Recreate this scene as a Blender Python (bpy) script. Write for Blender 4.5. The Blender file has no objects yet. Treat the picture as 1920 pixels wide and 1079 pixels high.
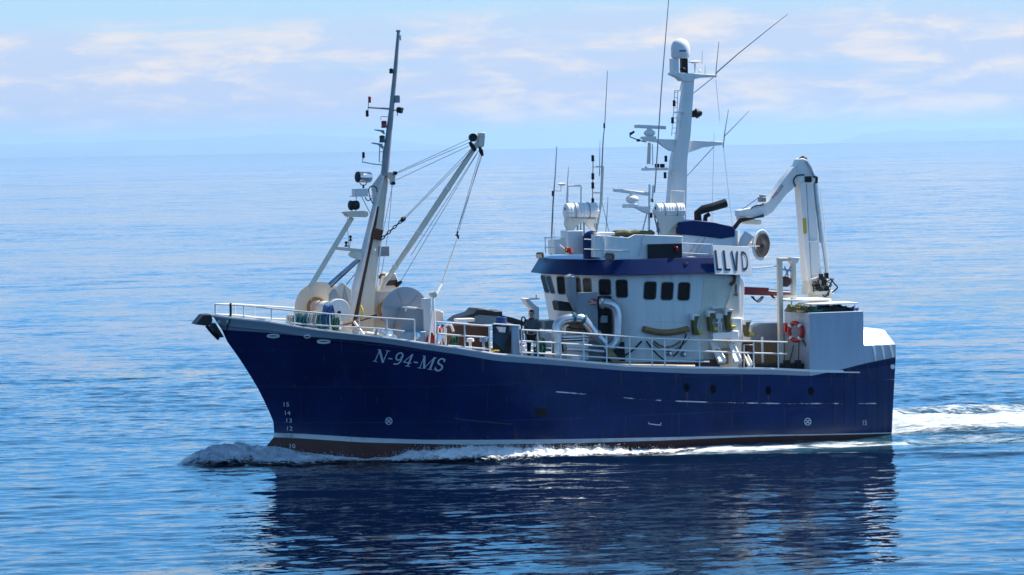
import bpy, bmesh, math, random
import numpy as np
from mathutils import Vector, Matrix
R = math.radians
random.seed(7)
scene = bpy.context.scene
col = scene.collection

# ------------------------------------------------------------------ camera
# Boat frame = world frame: X towards the bow, Y to port, Z up, waterline at Z = 0.
CAM_A, CAM_D, CAM_H, CAM_F, CAM_PITCH, CAM_ROLL = R(17.5), 120.0, 11.46, 6000.0, R(2.585), R(1.01)
C0 = Vector((CAM_D * math.sin(CAM_A), CAM_D * math.cos(CAM_A), CAM_H))
FW = Vector((-math.sin(CAM_A) * math.cos(CAM_PITCH), -math.cos(CAM_A) * math.cos(CAM_PITCH), -math.sin(CAM_PITCH)))
_r = FW.cross(Vector((0, 0, 1))).normalized(); _u = _r.cross(FW)
RT = _r * math.cos(CAM_ROLL) - _u * math.sin(CAM_ROLL)
UP = _u * math.cos(CAM_ROLL) + _r * math.sin(CAM_ROLL)
cam_d = bpy.data.cameras.new('camera')
cam_d.sensor_width = 36.0; cam_d.lens = CAM_F / 1920 * 36.0
cam_d.clip_start = 1.0; cam_d.clip_end = 200000.0
cam = bpy.data.objects.new('camera', cam_d); col.objects.link(cam)
cam.matrix_world = Matrix(((RT.x, UP.x, -FW.x, C0.x), (RT.y, UP.y, -FW.y, C0.y), (RT.z, UP.z, -FW.z, C0.z), (0, 0, 0, 1)))
scene.camera = cam

# ------------------------------------------------------------------ light
SUN_AZ, SUN_EL = (-0.97, -0.21), R(54)
n_ = math.hypot(*SUN_AZ)
SUN = Vector((SUN_AZ[0] / n_ * math.cos(SUN_EL), SUN_AZ[1] / n_ * math.cos(SUN_EL), math.sin(SUN_EL)))
sl = bpy.data.lights.new('sun', 'SUN'); sl.energy = 5.0; sl.angle = R(0.53); sl.color = (1.0, 0.95, 0.87)
so = bpy.data.objects.new('sun', sl); col.objects.link(so)
so.rotation_mode = 'QUATERNION'; so.rotation_quaternion = SUN.to_track_quat('Z', 'Y')
so.location = (0, 0, 80)

world = bpy.data.worlds.new('World'); scene.world = world; world.use_nodes = True
wt = world.node_tree; wn = wt.nodes; wl = wt.links
for n in list(wn): wn.remove(n)
def wnode(t, **k):
    n = wn.new(t)
    for a, b in k.items(): setattr(n, a, b)
    return n
def wmath(op, a, b=None, clamp=False):
    n = wnode('ShaderNodeMath', operation=op, use_clamp=clamp)
    for i, v in enumerate((a, b)):
        if v is None: continue
        if isinstance(v, (int, float)): n.inputs[i].default_value = v
        else: wl.new(v, n.inputs[i])
    return n.outputs[0]
def wmix(f, a, b):
    n = wnode('ShaderNodeMix', data_type='RGBA')
    for sock, v in ((n.inputs[0], f), (n.inputs[6], a), (n.inputs[7], b)):
        if isinstance(v, (int, float)): sock.default_value = v
        elif isinstance(v, tuple): sock.default_value = (*v, 1)
        else: wl.new(v, sock)
    return n.outputs[2]
sky = wnode('ShaderNodeTexSky', sky_type='NISHITA', sun_disc=False, sun_elevation=SUN_EL,
            sun_rotation=math.atan2(SUN.x, SUN.y) % (2 * math.pi), altitude=0, air_density=1.0, dust_density=0.4, ozone_density=2.0)
geo = wnode('ShaderNodeTexCoord')
sep = wnode('ShaderNodeSeparateXYZ'); wl.new(geo.outputs['Generated'], sep.inputs[0])
sx, sy, sz = sep.outputs
hs = wnode('ShaderNodeHueSaturation'); hs.inputs['Saturation'].default_value = 1.1; hs.inputs['Value'].default_value = 1.0
wl.new(sky.outputs[0], hs.inputs['Color'])
# broad low stratus: bands of pale cloud, drawn out along the horizon
az = wmath('ARCTAN2', sx, sy)
def cloud_noise(hs_, vs_, off, detail, rough):
    c = wnode('ShaderNodeCombineXYZ')
    wl.new(wmath('MULTIPLY', az, hs_), c.inputs[0]); wl.new(wmath('MULTIPLY', sz, vs_), c.inputs[1]); c.inputs[2].default_value = off
    t = wnode('ShaderNodeTexNoise'); t.inputs['Scale'].default_value = 1; t.inputs['Detail'].default_value = detail
    t.inputs['Roughness'].default_value = rough; t.inputs['Distortion'].default_value = 0.35
    wl.new(c.outputs[0], t.inputs['Vector']); return t.outputs['Fac']
def wramp(v, a, b):
    n = wnode('ShaderNodeMapRange', interpolation_type='SMOOTHSTEP'); wl.new(v, n.inputs[0])
    n.inputs[1].default_value = a; n.inputs[2].default_value = b; return n.outputs[0]
BASE_LOW, BASE_MID, BASE_HIGH = (3.5, 5.1, 7.7), (4.1, 6.2, 8.0), (1.8, 6.5, 13.4)
low = wmix(wramp(sz, 0.0, 0.045), BASE_LOW, BASE_MID)
low = wmix(wramp(sz, 0.045, 0.12), low, BASE_HIGH)
skyc = wmix(wramp(sz, 0.20, 0.60), low, hs.outputs[0])
toward = wmath('ADD', wmath('MULTIPLY', sx, SUN_AZ[0] / n_), wmath('MULTIPLY', sy, SUN_AZ[1] / n_))
skyc = wmix(wramp(toward, -1.0, 0.45), wmix(0.45, skyc, (1.0, 1.8, 3.4)), skyc)
n1 = cloud_noise(9, 90, 3.1, 7, 0.58)
n2 = cloud_noise(30, 125, 9.4, 9, 0.62)
n3 = cloud_noise(4, 55, 17.0, 4, 0.5)
band = wmath('MULTIPLY', wramp(sz, 0.002, 0.010), wmath('SUBTRACT', 1.0, wramp(wmath('ADD', sz, wmath('MULTIPLY', wmath('SUBTRACT', n3, 0.5), 0.03)), 0.033, 0.043)))
c1 = wmath('MULTIPLY', wramp(wmath('ADD', n1, wmath('MULTIPLY', wmath('SUBTRACT', n3, 0.5), 0.4)), 0.26, 0.52), band)
skyc = wmix(wmath('MULTIPLY', c1, 0.8), skyc, (5.0, 5.7, 7.5))
c2 = wmath('MULTIPLY', wramp(n2, 0.43, 0.66), wmath('MULTIPLY', c1, 1.0))
skyc = wmix(wmath('MULTIPLY', c2, 0.95), skyc, (7.6, 7.1, 6.9))
bg = wnode('ShaderNodeBackground'); bg.inputs['Strength'].default_value = 0.084
wl.new(skyc, bg.inputs['Color'])
wo = wnode('ShaderNodeOutputWorld'); wl.new(bg.outputs[0], wo.inputs[0])

scene.view_settings.view_transform = 'Standard'; scene.view_settings.look = 'None'
scene.view_settings.exposure = 0.55; scene.view_settings.gamma = 1.0
scene.render.engine = 'CYCLES'
scene.cycles.use_denoising = True
scene.cycles.volume_bounces = 3; scene.cycles.transparent_max_bounces = 12; scene.cycles.max_bounces = 6; scene.cycles.glossy_bounces = 3; scene.cycles.diffuse_bounces = 3
scene.cycles.caustics_reflective = False; scene.cycles.caustics_refractive = False
scene.cycles.sample_clamp_indirect = 6.0

# ------------------------------------------------------------------ helpers
def at(px, py, Y):
    """point of the vertical plane Y = const of the boat that the photo shows at (px, py)"""
    d = FW * CAM_F + RT * (px - 960) + UP * (539.5 - py)
    return C0 + d * ((Y - C0.y) / d.y)
def proj(p):
    v = Vector(p) - C0; z = v.dot(FW)
    return 960 + CAM_F * v.dot(RT) / z, 539.5 - CAM_F * v.dot(UP) / z
PX = 0.0198                                            # metres per photo pixel at the boat

def chain_loc(p):
    l = Vector((0, 0, 0))
    while p: l += p.location; p = p.parent
    return l
class MB:
    def __init__(s): s.v = []; s.f = []
    def add(s, vs, fs):
        o = len(s.v); s.v += [Vector(v) for v in vs]; s.f += [tuple(i + o for i in f) for f in fs]; return s
    def hexa(s, c):                                     # bottom 4, top 4
        return s.add(c, [(3, 2, 1, 0), (4, 5, 6, 7), (0, 1, 5, 4), (1, 2, 6, 5), (2, 3, 7, 6), (3, 0, 4, 7)])
    def box(s, c, d, rz=0.0, M=None):
        x, y, z = [k / 2 for k in d]
        cs = [Vector(p) for p in ((-x, -y, -z), (x, -y, -z), (x, y, -z), (-x, y, -z), (-x, -y, z), (x, -y, z), (x, y, z), (-x, y, z))]
        m = M if M else Matrix.Rotation(rz, 3, 'Z')
        return s.hexa([m @ p + Vector(c) for p in cs])
    def bpx(s, x0, y0, x1, y1, Y, depth):               # upright box whose port face fills a photo rectangle
        a = at(x0, (y0 + y1) / 2, Y); b = at(x1, (y0 + y1) / 2, Y)
        t = at((x0 + x1) / 2, y0, Y); m = at((x0 + x1) / 2, y1, Y)
        return s.box(((a.x + b.x) / 2, Y - depth / 2, (t.z + m.z) / 2), (abs(a.x - b.x), depth, abs(t.z - m.z)))
    def plate(s, pts, Y, th):                           # outline in photo pixels, standing at Y, with thickness
        a = [at(x, y, Y) for x, y in pts]; n = len(a)
        b = [p - Vector((0, th, 0)) for p in a]
        return s.add(a + b, [tuple(range(n)), tuple(range(2 * n - 1, n - 1, -1))] + [(i, i + n, (i + 1) % n + n, (i + 1) % n) for i in range(n)])
    def prism(s, a, vec):
        a = [Vector(p) for p in a]; n = len(a); b = [p + Vector(vec) for p in a]
        return s.add(a + b, [tuple(range(n)), tuple(range(2 * n - 1, n - 1, -1))] + [(i, i + n, (i + 1) % n + n, (i + 1) % n) for i in range(n)])
    def tube(s, pts, r, n=10, closed=False, flat=1.0):
        pts = [Vector(p) for p in pts]; k = len(pts)
        rs = r if isinstance(r, (list, tuple)) else [r] * k
        vs = []; prev = None
        for i, p in enumerate(pts):
            if closed: t = pts[(i + 1) % k] - pts[i - 1]
            else: t = pts[min(i + 1, k - 1)] - pts[max(i - 1, 0)]
            t = t.normalized() if t.length > 1e-9 else Vector((0, 0, 1))
            if prev is None:
                ref = Vector((0, 0, 1)) if abs(t.z) < 0.9 else Vector((1, 0, 0))
                a = t.cross(ref).normalized()
            else:
                a = (prev - t * prev.dot(t)); a = a.normalized() if a.length > 1e-6 else t.orthogonal().normalized()
            prev = a; b = t.cross(a)
            for j in range(n):
                q = 2 * math.pi * j / n
                vs.append(p + a * (rs[i] * math.cos(q)) + b * (rs[i] * math.sin(q) * flat))
        fs = []
        for i in range(k if closed else k - 1):
            i2 = (i + 1) % k
            for j in range(n): fs.append((i * n + j, i * n + (j + 1) % n, i2 * n + (j + 1) % n, i2 * n + j))
        if not closed: fs += [tuple(range(n - 1, -1, -1)), tuple((k - 1) * n + j for j in range(n))]
        return s.add(vs, fs)
    def tpx(s, pts, Y, r, n=8): return s.tube([at(x, y, Y) for x, y in pts], r, n)
    def bar(s, p, q, w, h=None, up=(0, 0, 1)):
        p, q = Vector(p), Vector(q); h = h or w; t = (q - p).normalized()
        a = t.cross(Vector(up)); a = a.normalized() if a.length > 1e-5 else Vector((0, 1, 0)); b = t.cross(a)
        a = a * w / 2; b = b * h / 2
        return s.hexa([p - a - b, p + a - b, p + a + b, p - a + b, q - a - b, q + a - b, q + a + b, q - a + b])
    def lathe(s, o, ax, prof, n=24):                    # prof: (radius, height) along ax
        o = Vector(o); ax = Vector(ax).normalized(); a = ax.orthogonal().normalized(); b = ax.cross(a)
        vs = []; fs = []
        for r, h in prof:
            for j in range(n):
                q = 2 * math.pi * j / n; vs.append(o + ax * h + a * (r * math.cos(q)) + b * (r * math.sin(q)))
        for i in range(len(prof) - 1):
            for j in range(n): fs.append((i * n + j, i * n + (j + 1) % n, (i + 1) * n + (j + 1) % n, (i + 1) * n + j))
        fs += [tuple(range(n - 1, -1, -1)), tuple((len(prof) - 1) * n + j for j in range(n))]
        return s.add(vs, fs)
    def ball(s, c, r, n=14, sq=(1, 1, 1)):
        prof = [(max(r * math.sin(math.pi * i / n), 1e-4), -r * math.cos(math.pi * i / n)) for i in range(n + 1)]
        o = len(s.v); s.lathe((0, 0, 0), (0, 0, 1), prof, n + 4)
        for i in range(o, len(s.v)):
            v = s.v[i]; s.v[i] = Vector((v.x * sq[0], v.y * sq[1], v.z * sq[2])) + Vector(c)
        return s
    def build(s, name, m, parent=None, bevel=0.0, smooth=True, label=None, loc=None):
        me = bpy.data.meshes.new(name)
        off = chain_loc(parent) if parent else Vector(loc or (0, 0, 0))
        me.from_pydata([tuple(v - off) for v in s.v], [], s.f); me.update()
        bm = bmesh.new(); bm.from_mesh(me); bmesh.ops.recalc_face_normals(bm, faces=bm.faces); bm.to_mesh(me); bm.free()
        if smooth:
            for p in me.polygons: p.use_smooth = True
            me.set_sharp_from_angle(angle=R(38))
        me.materials.append(m)
        o = bpy.data.objects.new(name, me); col.objects.link(o)
        if parent: o.parent = parent
        else: o.location = off
        if bevel:
            b = o.modifiers.new('bevel', 'BEVEL'); b.width = bevel; b.segments = 2; b.limit_method = 'ANGLE'; b.angle_limit = R(40)
        if label: o['label'] = label
        return o
def tag(o, label=None, cat=None, group=None, kind=None):
    for k, v in (('label', label), ('category', cat), ('group', group), ('kind', kind)):
        if v: o[k] = v
    return o
def thing(name, label, cat, loc=(0, 0, 0), group=None, parent=None):
    o = bpy.data.objects.new(name, None); col.objects.link(o); o.location = loc; o.empty_display_size = 0.3
    if parent: o.parent = parent; o.location = Vector(loc) - chain_loc(parent)
    if not parent: tag(o, label, cat, group)
    return o
def mk(): return MB()

# ------------------------------------------------------------------ materials
def mat(name, rgb, rough=0.5, metal=0.0, var=0.12, scale=2.0, dirt=None, dirt_amt=0.0, bump=0.0, bscale=20.0, spec=None, streak=False, seams=None, rust=False, dr=(0.54, 0.78)):
    m = bpy.data.materials.new(name); m.use_nodes = True
    nt = m.node_tree; N = nt.nodes; L = nt.links; b = N['Principled BSDF']
    b.inputs['Roughness'].default_value = rough; b.inputs['Metallic'].default_value = metal
    if spec is not None: b.inputs['Specular IOR Level'].default_value = spec
    tc = N.new('ShaderNodeTexCoord'); mp = N.new('ShaderNodeMapping'); L.new(tc.outputs['Object'], mp.inputs[0])
    if streak: mp.inputs['Scale'].default_value = (4, 4, 0.45)
    nz = N.new('ShaderNodeTexNoise'); nz.inputs['Scale'].default_value = scale; nz.inputs['Detail'].default_value = 6; nz.inputs['Roughness'].default_value = 0.62
    L.new(mp.outputs[0], nz.inputs['Vector'])
    mr = N.new('ShaderNodeMapRange'); L.new(nz.outputs['Fac'], mr.inputs[0]); mr.inputs[1].default_value = 0.3; mr.inputs[2].default_value = 0.7
    mx = N.new('ShaderNodeMix'); mx.data_type = 'RGBA'; L.new(mr.outputs[0], mx.inputs[0])
    mx.inputs[6].default_value = (*[c * (1 - var) for c in rgb], 1); mx.inputs[7].default_value = (*[min(1, c * (1 + var * 0.6)) for c in rgb], 1)
    out = mx.outputs[2]
    if dirt:
        n2 = N.new('ShaderNodeTexNoise'); n2.inputs['Scale'].default_value = scale * 1.7; n2.inputs['Detail'].default_value = 8; n2.inputs['Roughness'].default_value = 0.7
        L.new(mp.outputs[0], n2.inputs['Vector'])
        m2 = N.new('ShaderNodeMapRange'); L.new(n2.outputs['Fac'], m2.inputs[0]); m2.inputs[1].default_value = dr[0]; m2.inputs[2].default_value = dr[1]; m2.inputs[4].default_value = dirt_amt
        mx2 = N.new('ShaderNodeMix'); mx2.data_type = 'RGBA'; L.new(m2.outputs[0], mx2.inputs[0]); L.new(out, mx2.inputs[6]); mx2.inputs[7].default_value = (*dirt, 1)
        out = mx2.outputs[2]
    if rust:                                               # thin rust runs down the plating
        mp2 = N.new('ShaderNodeMapping'); L.new(tc.outputs['Object'], mp2.inputs[0]); mp2.inputs['Scale'].default_value = (5.5, 5.5, 0.32)
        n3 = N.new('ShaderNodeTexNoise'); n3.inputs['Scale'].default_value = 1.0; n3.inputs['Detail'].default_value = 5; L.new(mp2.outputs[0], n3.inputs['Vector'])
        m3 = N.new('ShaderNodeMapRange'); L.new(n3.outputs['Fac'], m3.inputs[0]); m3.inputs[1].default_value = 0.64; m3.inputs[2].default_value = 0.80; m3.inputs[4].default_value = 0.8
        mx3 = N.new('ShaderNodeMix'); mx3.data_type = 'RGBA'; L.new(m3.outputs[0], mx3.inputs[0]); L.new(out, mx3.inputs[6]); mx3.inputs[7].default_value = (0.065, 0.036, 0.035, 1)
        out = mx3.outputs[2]
    L.new(out, b.inputs['Base Color'])
    nrm = None
    if bump:
        bn = N.new('ShaderNodeTexNoise'); bn.inputs['Scale'].default_value = bscale; bn.inputs['Detail'].default_value = 4; L.new(tc.outputs['Object'], bn.inputs['Vector'])
        bp = N.new('ShaderNodeBump'); bp.inputs['Strength'].default_value = bump; bp.inputs['Distance'].default_value = 0.05
        L.new(bn.outputs['Fac'], bp.inputs['Height']); nrm = bp.outputs[0]
    if seams:                                              # weld seams between plates
        sp = N.new('ShaderNodeSeparateXYZ'); L.new(tc.outputs['Object'], sp.inputs[0]); cb = N.new('ShaderNodeCombineXYZ'); L.new(sp.outputs[0], cb.inputs[0]); L.new(sp.outputs[2], cb.inputs[1])
        br = N.new('ShaderNodeTexBrick'); br.inputs['Scale'].default_value = 1.0; br.inputs['Brick Width'].default_value = seams[0]; br.inputs['Row Height'].default_value = seams[1]; br.inputs['Mortar Size'].default_value = 0.012; br.inputs['Mortar Smooth'].default_value = 0.6
        L.new(cb.outputs[0], br.inputs['Vector'])
        b2 = N.new('ShaderNodeBump'); b2.inputs['Strength'].default_value = 0.35; b2.inputs['Distance'].default_value = 0.02; L.new(br.outputs['Fac'], b2.inputs['Height'])
        if nrm: L.new(nrm, b2.inputs['Normal'])
        nrm = b2.outputs[0]
    if nrm: L.new(nrm, b.inputs['Normal'])
    return m
WHITE = mat('white_paint', (0.89, 0.86, 0.81), 0.38, var=0.06, dirt=(0.42, 0.30, 0.18), dirt_amt=0.35, streak=True, scale=1.2)
WHITE_CLEAN = mat('clean_white_paint', (0.87, 0.86, 0.83), 0.32, var=0.04)
CREAM = mat('cream_paint', (0.78, 0.70, 0.57), 0.45, var=0.07, dirt=(0.36, 0.22, 0.10), dirt_amt=0.5, streak=True, scale=1.4)
SIDE = mat('pale_side_paint', (0.83, 0.80, 0.76), 0.33, var=0.08, dirt=(0.40, 0.30, 0.20), dirt_amt=0.35, streak=True, scale=0.8, seams=(1.3, 1.15))
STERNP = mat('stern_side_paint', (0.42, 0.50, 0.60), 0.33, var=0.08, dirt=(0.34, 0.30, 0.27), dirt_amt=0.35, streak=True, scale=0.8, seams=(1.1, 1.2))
BAND = mat('bulwark_paint', (0.33, 0.38, 0.45), 0.36, var=0.08, dirt=(0.30, 0.27, 0.24), dirt_amt=0.3, scale=1.0)
NAVY = mat('navy_hull_paint', (0.003, 0.0155, 0.092), 0.22, var=0.30, scale=0.7, dirt=(0.016, 0.034, 0.13), dirt_amt=0.75, bump=0.16, bscale=0.9, seams=(2.1, 1.35), rust=True)
BLUE = mat('blue_paint', (0.002, 0.020, 0.105), 0.4, var=0.2, scale=1.6, spec=0.2)
BOOT = mat('antifouling', (0.085, 0.020, 0.013), 0.55, var=0.35, scale=1.6, dirt=(0.02, 0.035, 0.02), dirt_amt=0.5)
STRIPE = mat('boot_stripe_paint', (0.62, 0.63, 0.63), 0.4, var=0.12, scale=1.2, dirt=(0.16, 0.19, 0.08), dirt_amt=0.75)
GREY = mat('grey_paint', (0.30, 0.32, 0.34), 0.45, var=0.12, dirt=(0.2, 0.13, 0.08), dirt_amt=0.35)
DRUMG = mat('drum_grey', (0.36, 0.38, 0.41), 0.42, var=0.1, dirt=(0.3, 0.2, 0.12), dirt_amt=0.3, scale=1.2)
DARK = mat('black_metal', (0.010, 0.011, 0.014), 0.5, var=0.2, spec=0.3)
RUBBER = mat('black_rubber', (0.010, 0.011, 0.013), 0.62, var=0.2)
GALV = mat('galvanised', (0.58, 0.60, 0.62), 0.34, 0.85, var=0.14, scale=3, dirt=(0.35, 0.27, 0.20), dirt_amt=0.35, bump=0.04)
STEEL = mat('stainless', (0.62, 0.63, 0.65), 0.25, 0.9, var=0.08)
RUST = mat('rusty_brown', (0.11, 0.045, 0.025), 0.75, var=0.3, dirt=(0.05, 0.02, 0.015), dirt_amt=0.7)
BROWN = mat('brown_leather', (0.30, 0.18, 0.075), 0.7, var=0.3, bump=0.3)
RED = mat('red_plastic', (0.55, 0.025, 0.018), 0.4, var=0.15)
ORANGE = mat('orange_cloth', (0.60, 0.10, 0.03), 0.7, var=0.2)
REDHYD = mat('dark_red_paint', (0.17, 0.012, 0.025), 0.4, var=0.2)
OLIVE = mat('olive_canvas', (0.15, 0.135, 0.05), 0.8, var=0.25, bump=0.3)
ROPEW = mat('white_rope', (0.62, 0.60, 0.54), 0.85, var=0.25, scale=14, bump=0.5, bscale=60)
TEAL = mat('teal_rope', (0.02, 0.15, 0.20), 0.8, var=0.4, scale=14, bump=0.5, bscale=60)
GREENR = mat('green_net', (0.015, 0.12, 0.085), 0.85, var=0.45, scale=16, bump=0.7, bscale=50)
NETD = mat('dark_net', (0.014, 0.035, 0.042), 0.85, var=0.5, scale=12, bump=0.8, bscale=40)
BLUER = mat('blue_plastic', (0.015, 0.085, 0.27), 0.5, var=0.2, scale=8)
TROUGH = mat('pale_blue_steel', (0.22, 0.36, 0.50), 0.45, var=0.2, dirt=(0.05, 0.06, 0.07), dirt_amt=0.6)
DARKTARP = mat('black_tarpaulin', (0.012, 0.013, 0.018), 0.55, var=0.3, bump=0.5, bscale=6)
WOOD = mat('planking', (0.30, 0.20, 0.10), 0.7, var=0.25, scale=6)
DECK = mat('deck_paint', (0.50, 0.43, 0.33), 0.7, var=0.2, dirt=(0.16, 0.10, 0.05), dirt_amt=0.6, bump=0.2)
GLASS = mat('dark_window_glass', (0.006, 0.008, 0.010), 0.08, var=0.3, spec=0.12)
LENS = mat('lamp_lens', (0.10, 0.12, 0.14), 0.1, var=0.1)
LAMPRED = mat('red_lens', (0.35, 0.01, 0.01), 0.25, var=0.1)
LAMPGRN = mat('green_lens', (0.005, 0.06, 0.04), 0.25, var=0.1)
MARK = mat('white_lettering', (0.62, 0.64, 0.68), 0.5, var=0.08)
INK = mat('dark_lettering', (0.012, 0.02, 0.045), 0.5, var=0.1)
YELLOW = mat('yellow_paint', (0.60, 0.45, 0.05), 0.55, var=0.15)
SKIN = mat('skin', (0.62, 0.38, 0.29), 0.55, var=0.08, scale=20)
HUBD = mat('worn_disc_hub', (0.045, 0.035, 0.03), 0.6, var=0.5, scale=7, dirt=(0.16, 0.14, 0.12), dirt_amt=0.6)
HAIR = mat('dark_hair', (0.03, 0.02, 0.015), 0.6, var=0.2)
JACKET = mat('slate_jacket', (0.11, 0.125, 0.16), 0.8, var=0.2, scale=9)
TROUS = mat('black_trousers', (0.012, 0.013, 0.018), 0.8, var=0.2)
SCARF = mat('dark_red_collar', (0.12, 0.02, 0.02), 0.8, var=0.2)
WIRE = mat('wire_rope', (0.045, 0.048, 0.052), 0.5, 0.5, var=0.2)

# ------------------------------------------------------------------ noise
def vnoise(x, y, seed=0):
    xi = np.floor(x).astype(np.int64); yi = np.floor(y).astype(np.int64); fx = x - xi; fy = y - yi
    def h(a, b):
        n = (a * 374761393 + b * 668265263 + seed * 144665) & 0x7fffffff
        n = ((n ^ (n >> 13)) * 1274126177) & 0x7fffffff
        return ((n ^ (n >> 16)) & 0xffff) / 65535.0
    ux = fx * fx * (3 - 2 * fx); uy = fy * fy * (3 - 2 * fy)
    return (h(xi, yi) * (1 - ux) + h(xi + 1, yi) * ux) * (1 - uy) + (h(xi, yi + 1) * (1 - ux) + h(xi + 1, yi + 1) * ux) * uy
def fbm(x, y, o=4, seed=0):
    s = 0; a = 0.5; t = 0
    for i in range(o): s = s + a * vnoise(x * 2 ** i, y * 2 ** i, seed + i * 17); t += a; a *= 0.5
    return s / t

# ================================================================== THE BOAT
boat = thing('fishing_boat', 'navy blue and white fishing boat with two masts steaming across calm sea', 'fishing boat')

# ---- hull lines, read as the edges painted on the port side
T_PX = [(399, 593), (440, 598), (500, 604), (560, 614), (600, 620), (683, 629.5), (727, 634.5), (800, 645.5), (860, 653.5), (930, 665), (1040, 674), (1180, 687), (1300, 690), (1440, 692), (1512, 695.5), (1600, 697), (1683, 697)]
B_PX = [(416, 619), (440, 620), (500, 624), (560, 630), (600, 633), (683, 640), (727, 645), (800, 656.5), (860, 665), (930, 677), (1040, 685), (1180, 696), (1300, 701), (1440, 702.5), (1516, 705), (1570, 694), (1620, 681), (1683, 668)]
S1_PX = [(514, 812), (570, 814), (684, 821), (794, 825), (969, 824.7), (1106, 823), (1240, 820.5), (1346, 818), (1438, 815.5), (1569, 813.5), (1676, 811)]
S2_PX = [(513, 820.4), (544, 821), (684, 830), (794, 832.5), (875, 834.2), (969, 833), (1106, 830.6), (1240, 826.5), (1346, 822), (1438, 818.5), (1569, 815.7), (1676, 813)]
STEM = [(398, 594), (407, 606), (421, 634), (450, 673), (480, 720), (500, 760), (511.7, 787), (514.5, 800), (514, 813), (511, 821), (494, 828), (474, 836), (462, 850), (462, 880)]
stem3 = sorted([(p.z, p.x) for p in (at(x, y, 0) for x, y in STEM)])
SZ = np.array([a for a, b in stem3]); SX = np.array([b for a, b in stem3])
def xstem(z): return float(np.interp(z, SZ, SX))
def hb(X, k, xs):                                         # half breadth at X; k = 0 waterline .. 1 deck edge
    Bm = 3.55 + 0.22 * k; xm = -1.5 + 2.6 * k; p = 1.75 + 0.75 * k ** 1.3
    u = np.clip((X - xm) / max(xs - xm, 0.1), 0, 1); y = Bm * (1 - u ** p)
    w = np.clip((-X - 10.5) / 3.9, 0, 1)
    return y * (1 - 0.10 * w ** 2.2)
def lift(px_list, k, xs):
    out = []
    for x, y in px_list:
        Y = 3.3
        for _ in range(8):
            p = at(x, y, Y); Y = float(hb(p.x, k, xs))
        out.append((p.x, p.z))
    out.sort(); return np.array(out)
LV = []                                                  # (k, x of stem, Z(X) table)
tabs = {}
for nm, px, k in (('T', T_PX, 1.0), ('B', B_PX, 0.93), ('S1', S1_PX, 0.10), ('S2', S2_PX, 0.06)):
    xs = at(*px[0], 0).x; tabs[nm] = (k, xs, lift(px, k, xs))
NS = 90; X_END = -14.12
def level(tabA, tabB, f):
    kA, xA, a = tabA; kB, xB, b = tabB
    k = kA + (kB - kA) * f
    zs = (1 - f) * a[-1, 1] + f * b[-1, 1]
    xs = xstem(zs) if 0 < f < 1 else (xA if f == 0 else xB)
    t = np.linspace(0, 1, NS) ** 1.35
    X = xs + (X_END + (1 - k) * 0.16 - xs) * t
    Z = (1 - f) * np.interp(X, a[:, 0], a[:, 1]) + f * np.interp(X, b[:, 0], b[:, 1])
    kf = k if f in (0, 1) else 0.10 + (0.93 - 0.10) * (((k - 0.10) / 0.83) ** 1.25 if k > 0.1 else 0)
    Y = hb(X, kf, xs); Y[0] = 0
    return X, Y, Z
def flat_level(z, xs, sc):
    t = np.linspace(0, 1, NS) ** 1.35; X = xs + (X_END + 0.3 - xs) * t
    return X, hb(X, 0.0, xs) * sc, np.full(NS, z)
rows = [flat_level(-1.3, xstem(-0.2) - 0.6, 0.80), flat_level(-0.35, xstem(0.0), 0.97), level(tabs['S2'], tabs['S2'], 0), level(tabs['S1'], tabs['S1'], 0)]
NN = 9
for i in range(1, NN): rows.append(level(tabs['S1'], tabs['B'], i / NN))
rows += [level(tabs['B'], tabs['B'], 0), level(tabs['T'], tabs['T'], 0)]
iS2, iS1, iB, iT = 2, 3, len(rows) - 2, len(rows) - 1
# aft of the shelter the painted edge rises above the deck edge: keep rows ordered
Xt, Yt, Zt = rows[iT]; Zt = np.maximum(Zt, np.interp(Xt, rows[iB][0][::-1], rows[iB][2][::-1]) + 0.02); rows[iT] = (Xt, Yt, Zt)
def hull_y(X, Z):
    zz = []; yy = []
    for Xr, Yr, Zr in rows[1:]:
        zz.append(np.interp(X, Xr[::-1], Zr[::-1])); yy.append(np.interp(X, Xr[::-1], Yr[::-1]))
    return float(np.interp(Z, zz, yy))
def onhull(px, py, out=0.012):
    Y = 3.3
    for _ in range(10):
        p = at(px, py, Y); Y = hull_y(p.x, p.z)
    return at(px, py, Y + out)
def deck_edge(X): return float(np.interp(X, rows[iT][0][::-1], rows[iT][1][::-1]))
def deck_z(X): return float(np.interp(X, rows[iT][0][::-1], tabsT(rows[iT][0][::-1])))
def tabsT(x): return np.interp(x, tabs['T'][2][:, 0], tabs['T'][2][:, 1])
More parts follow.
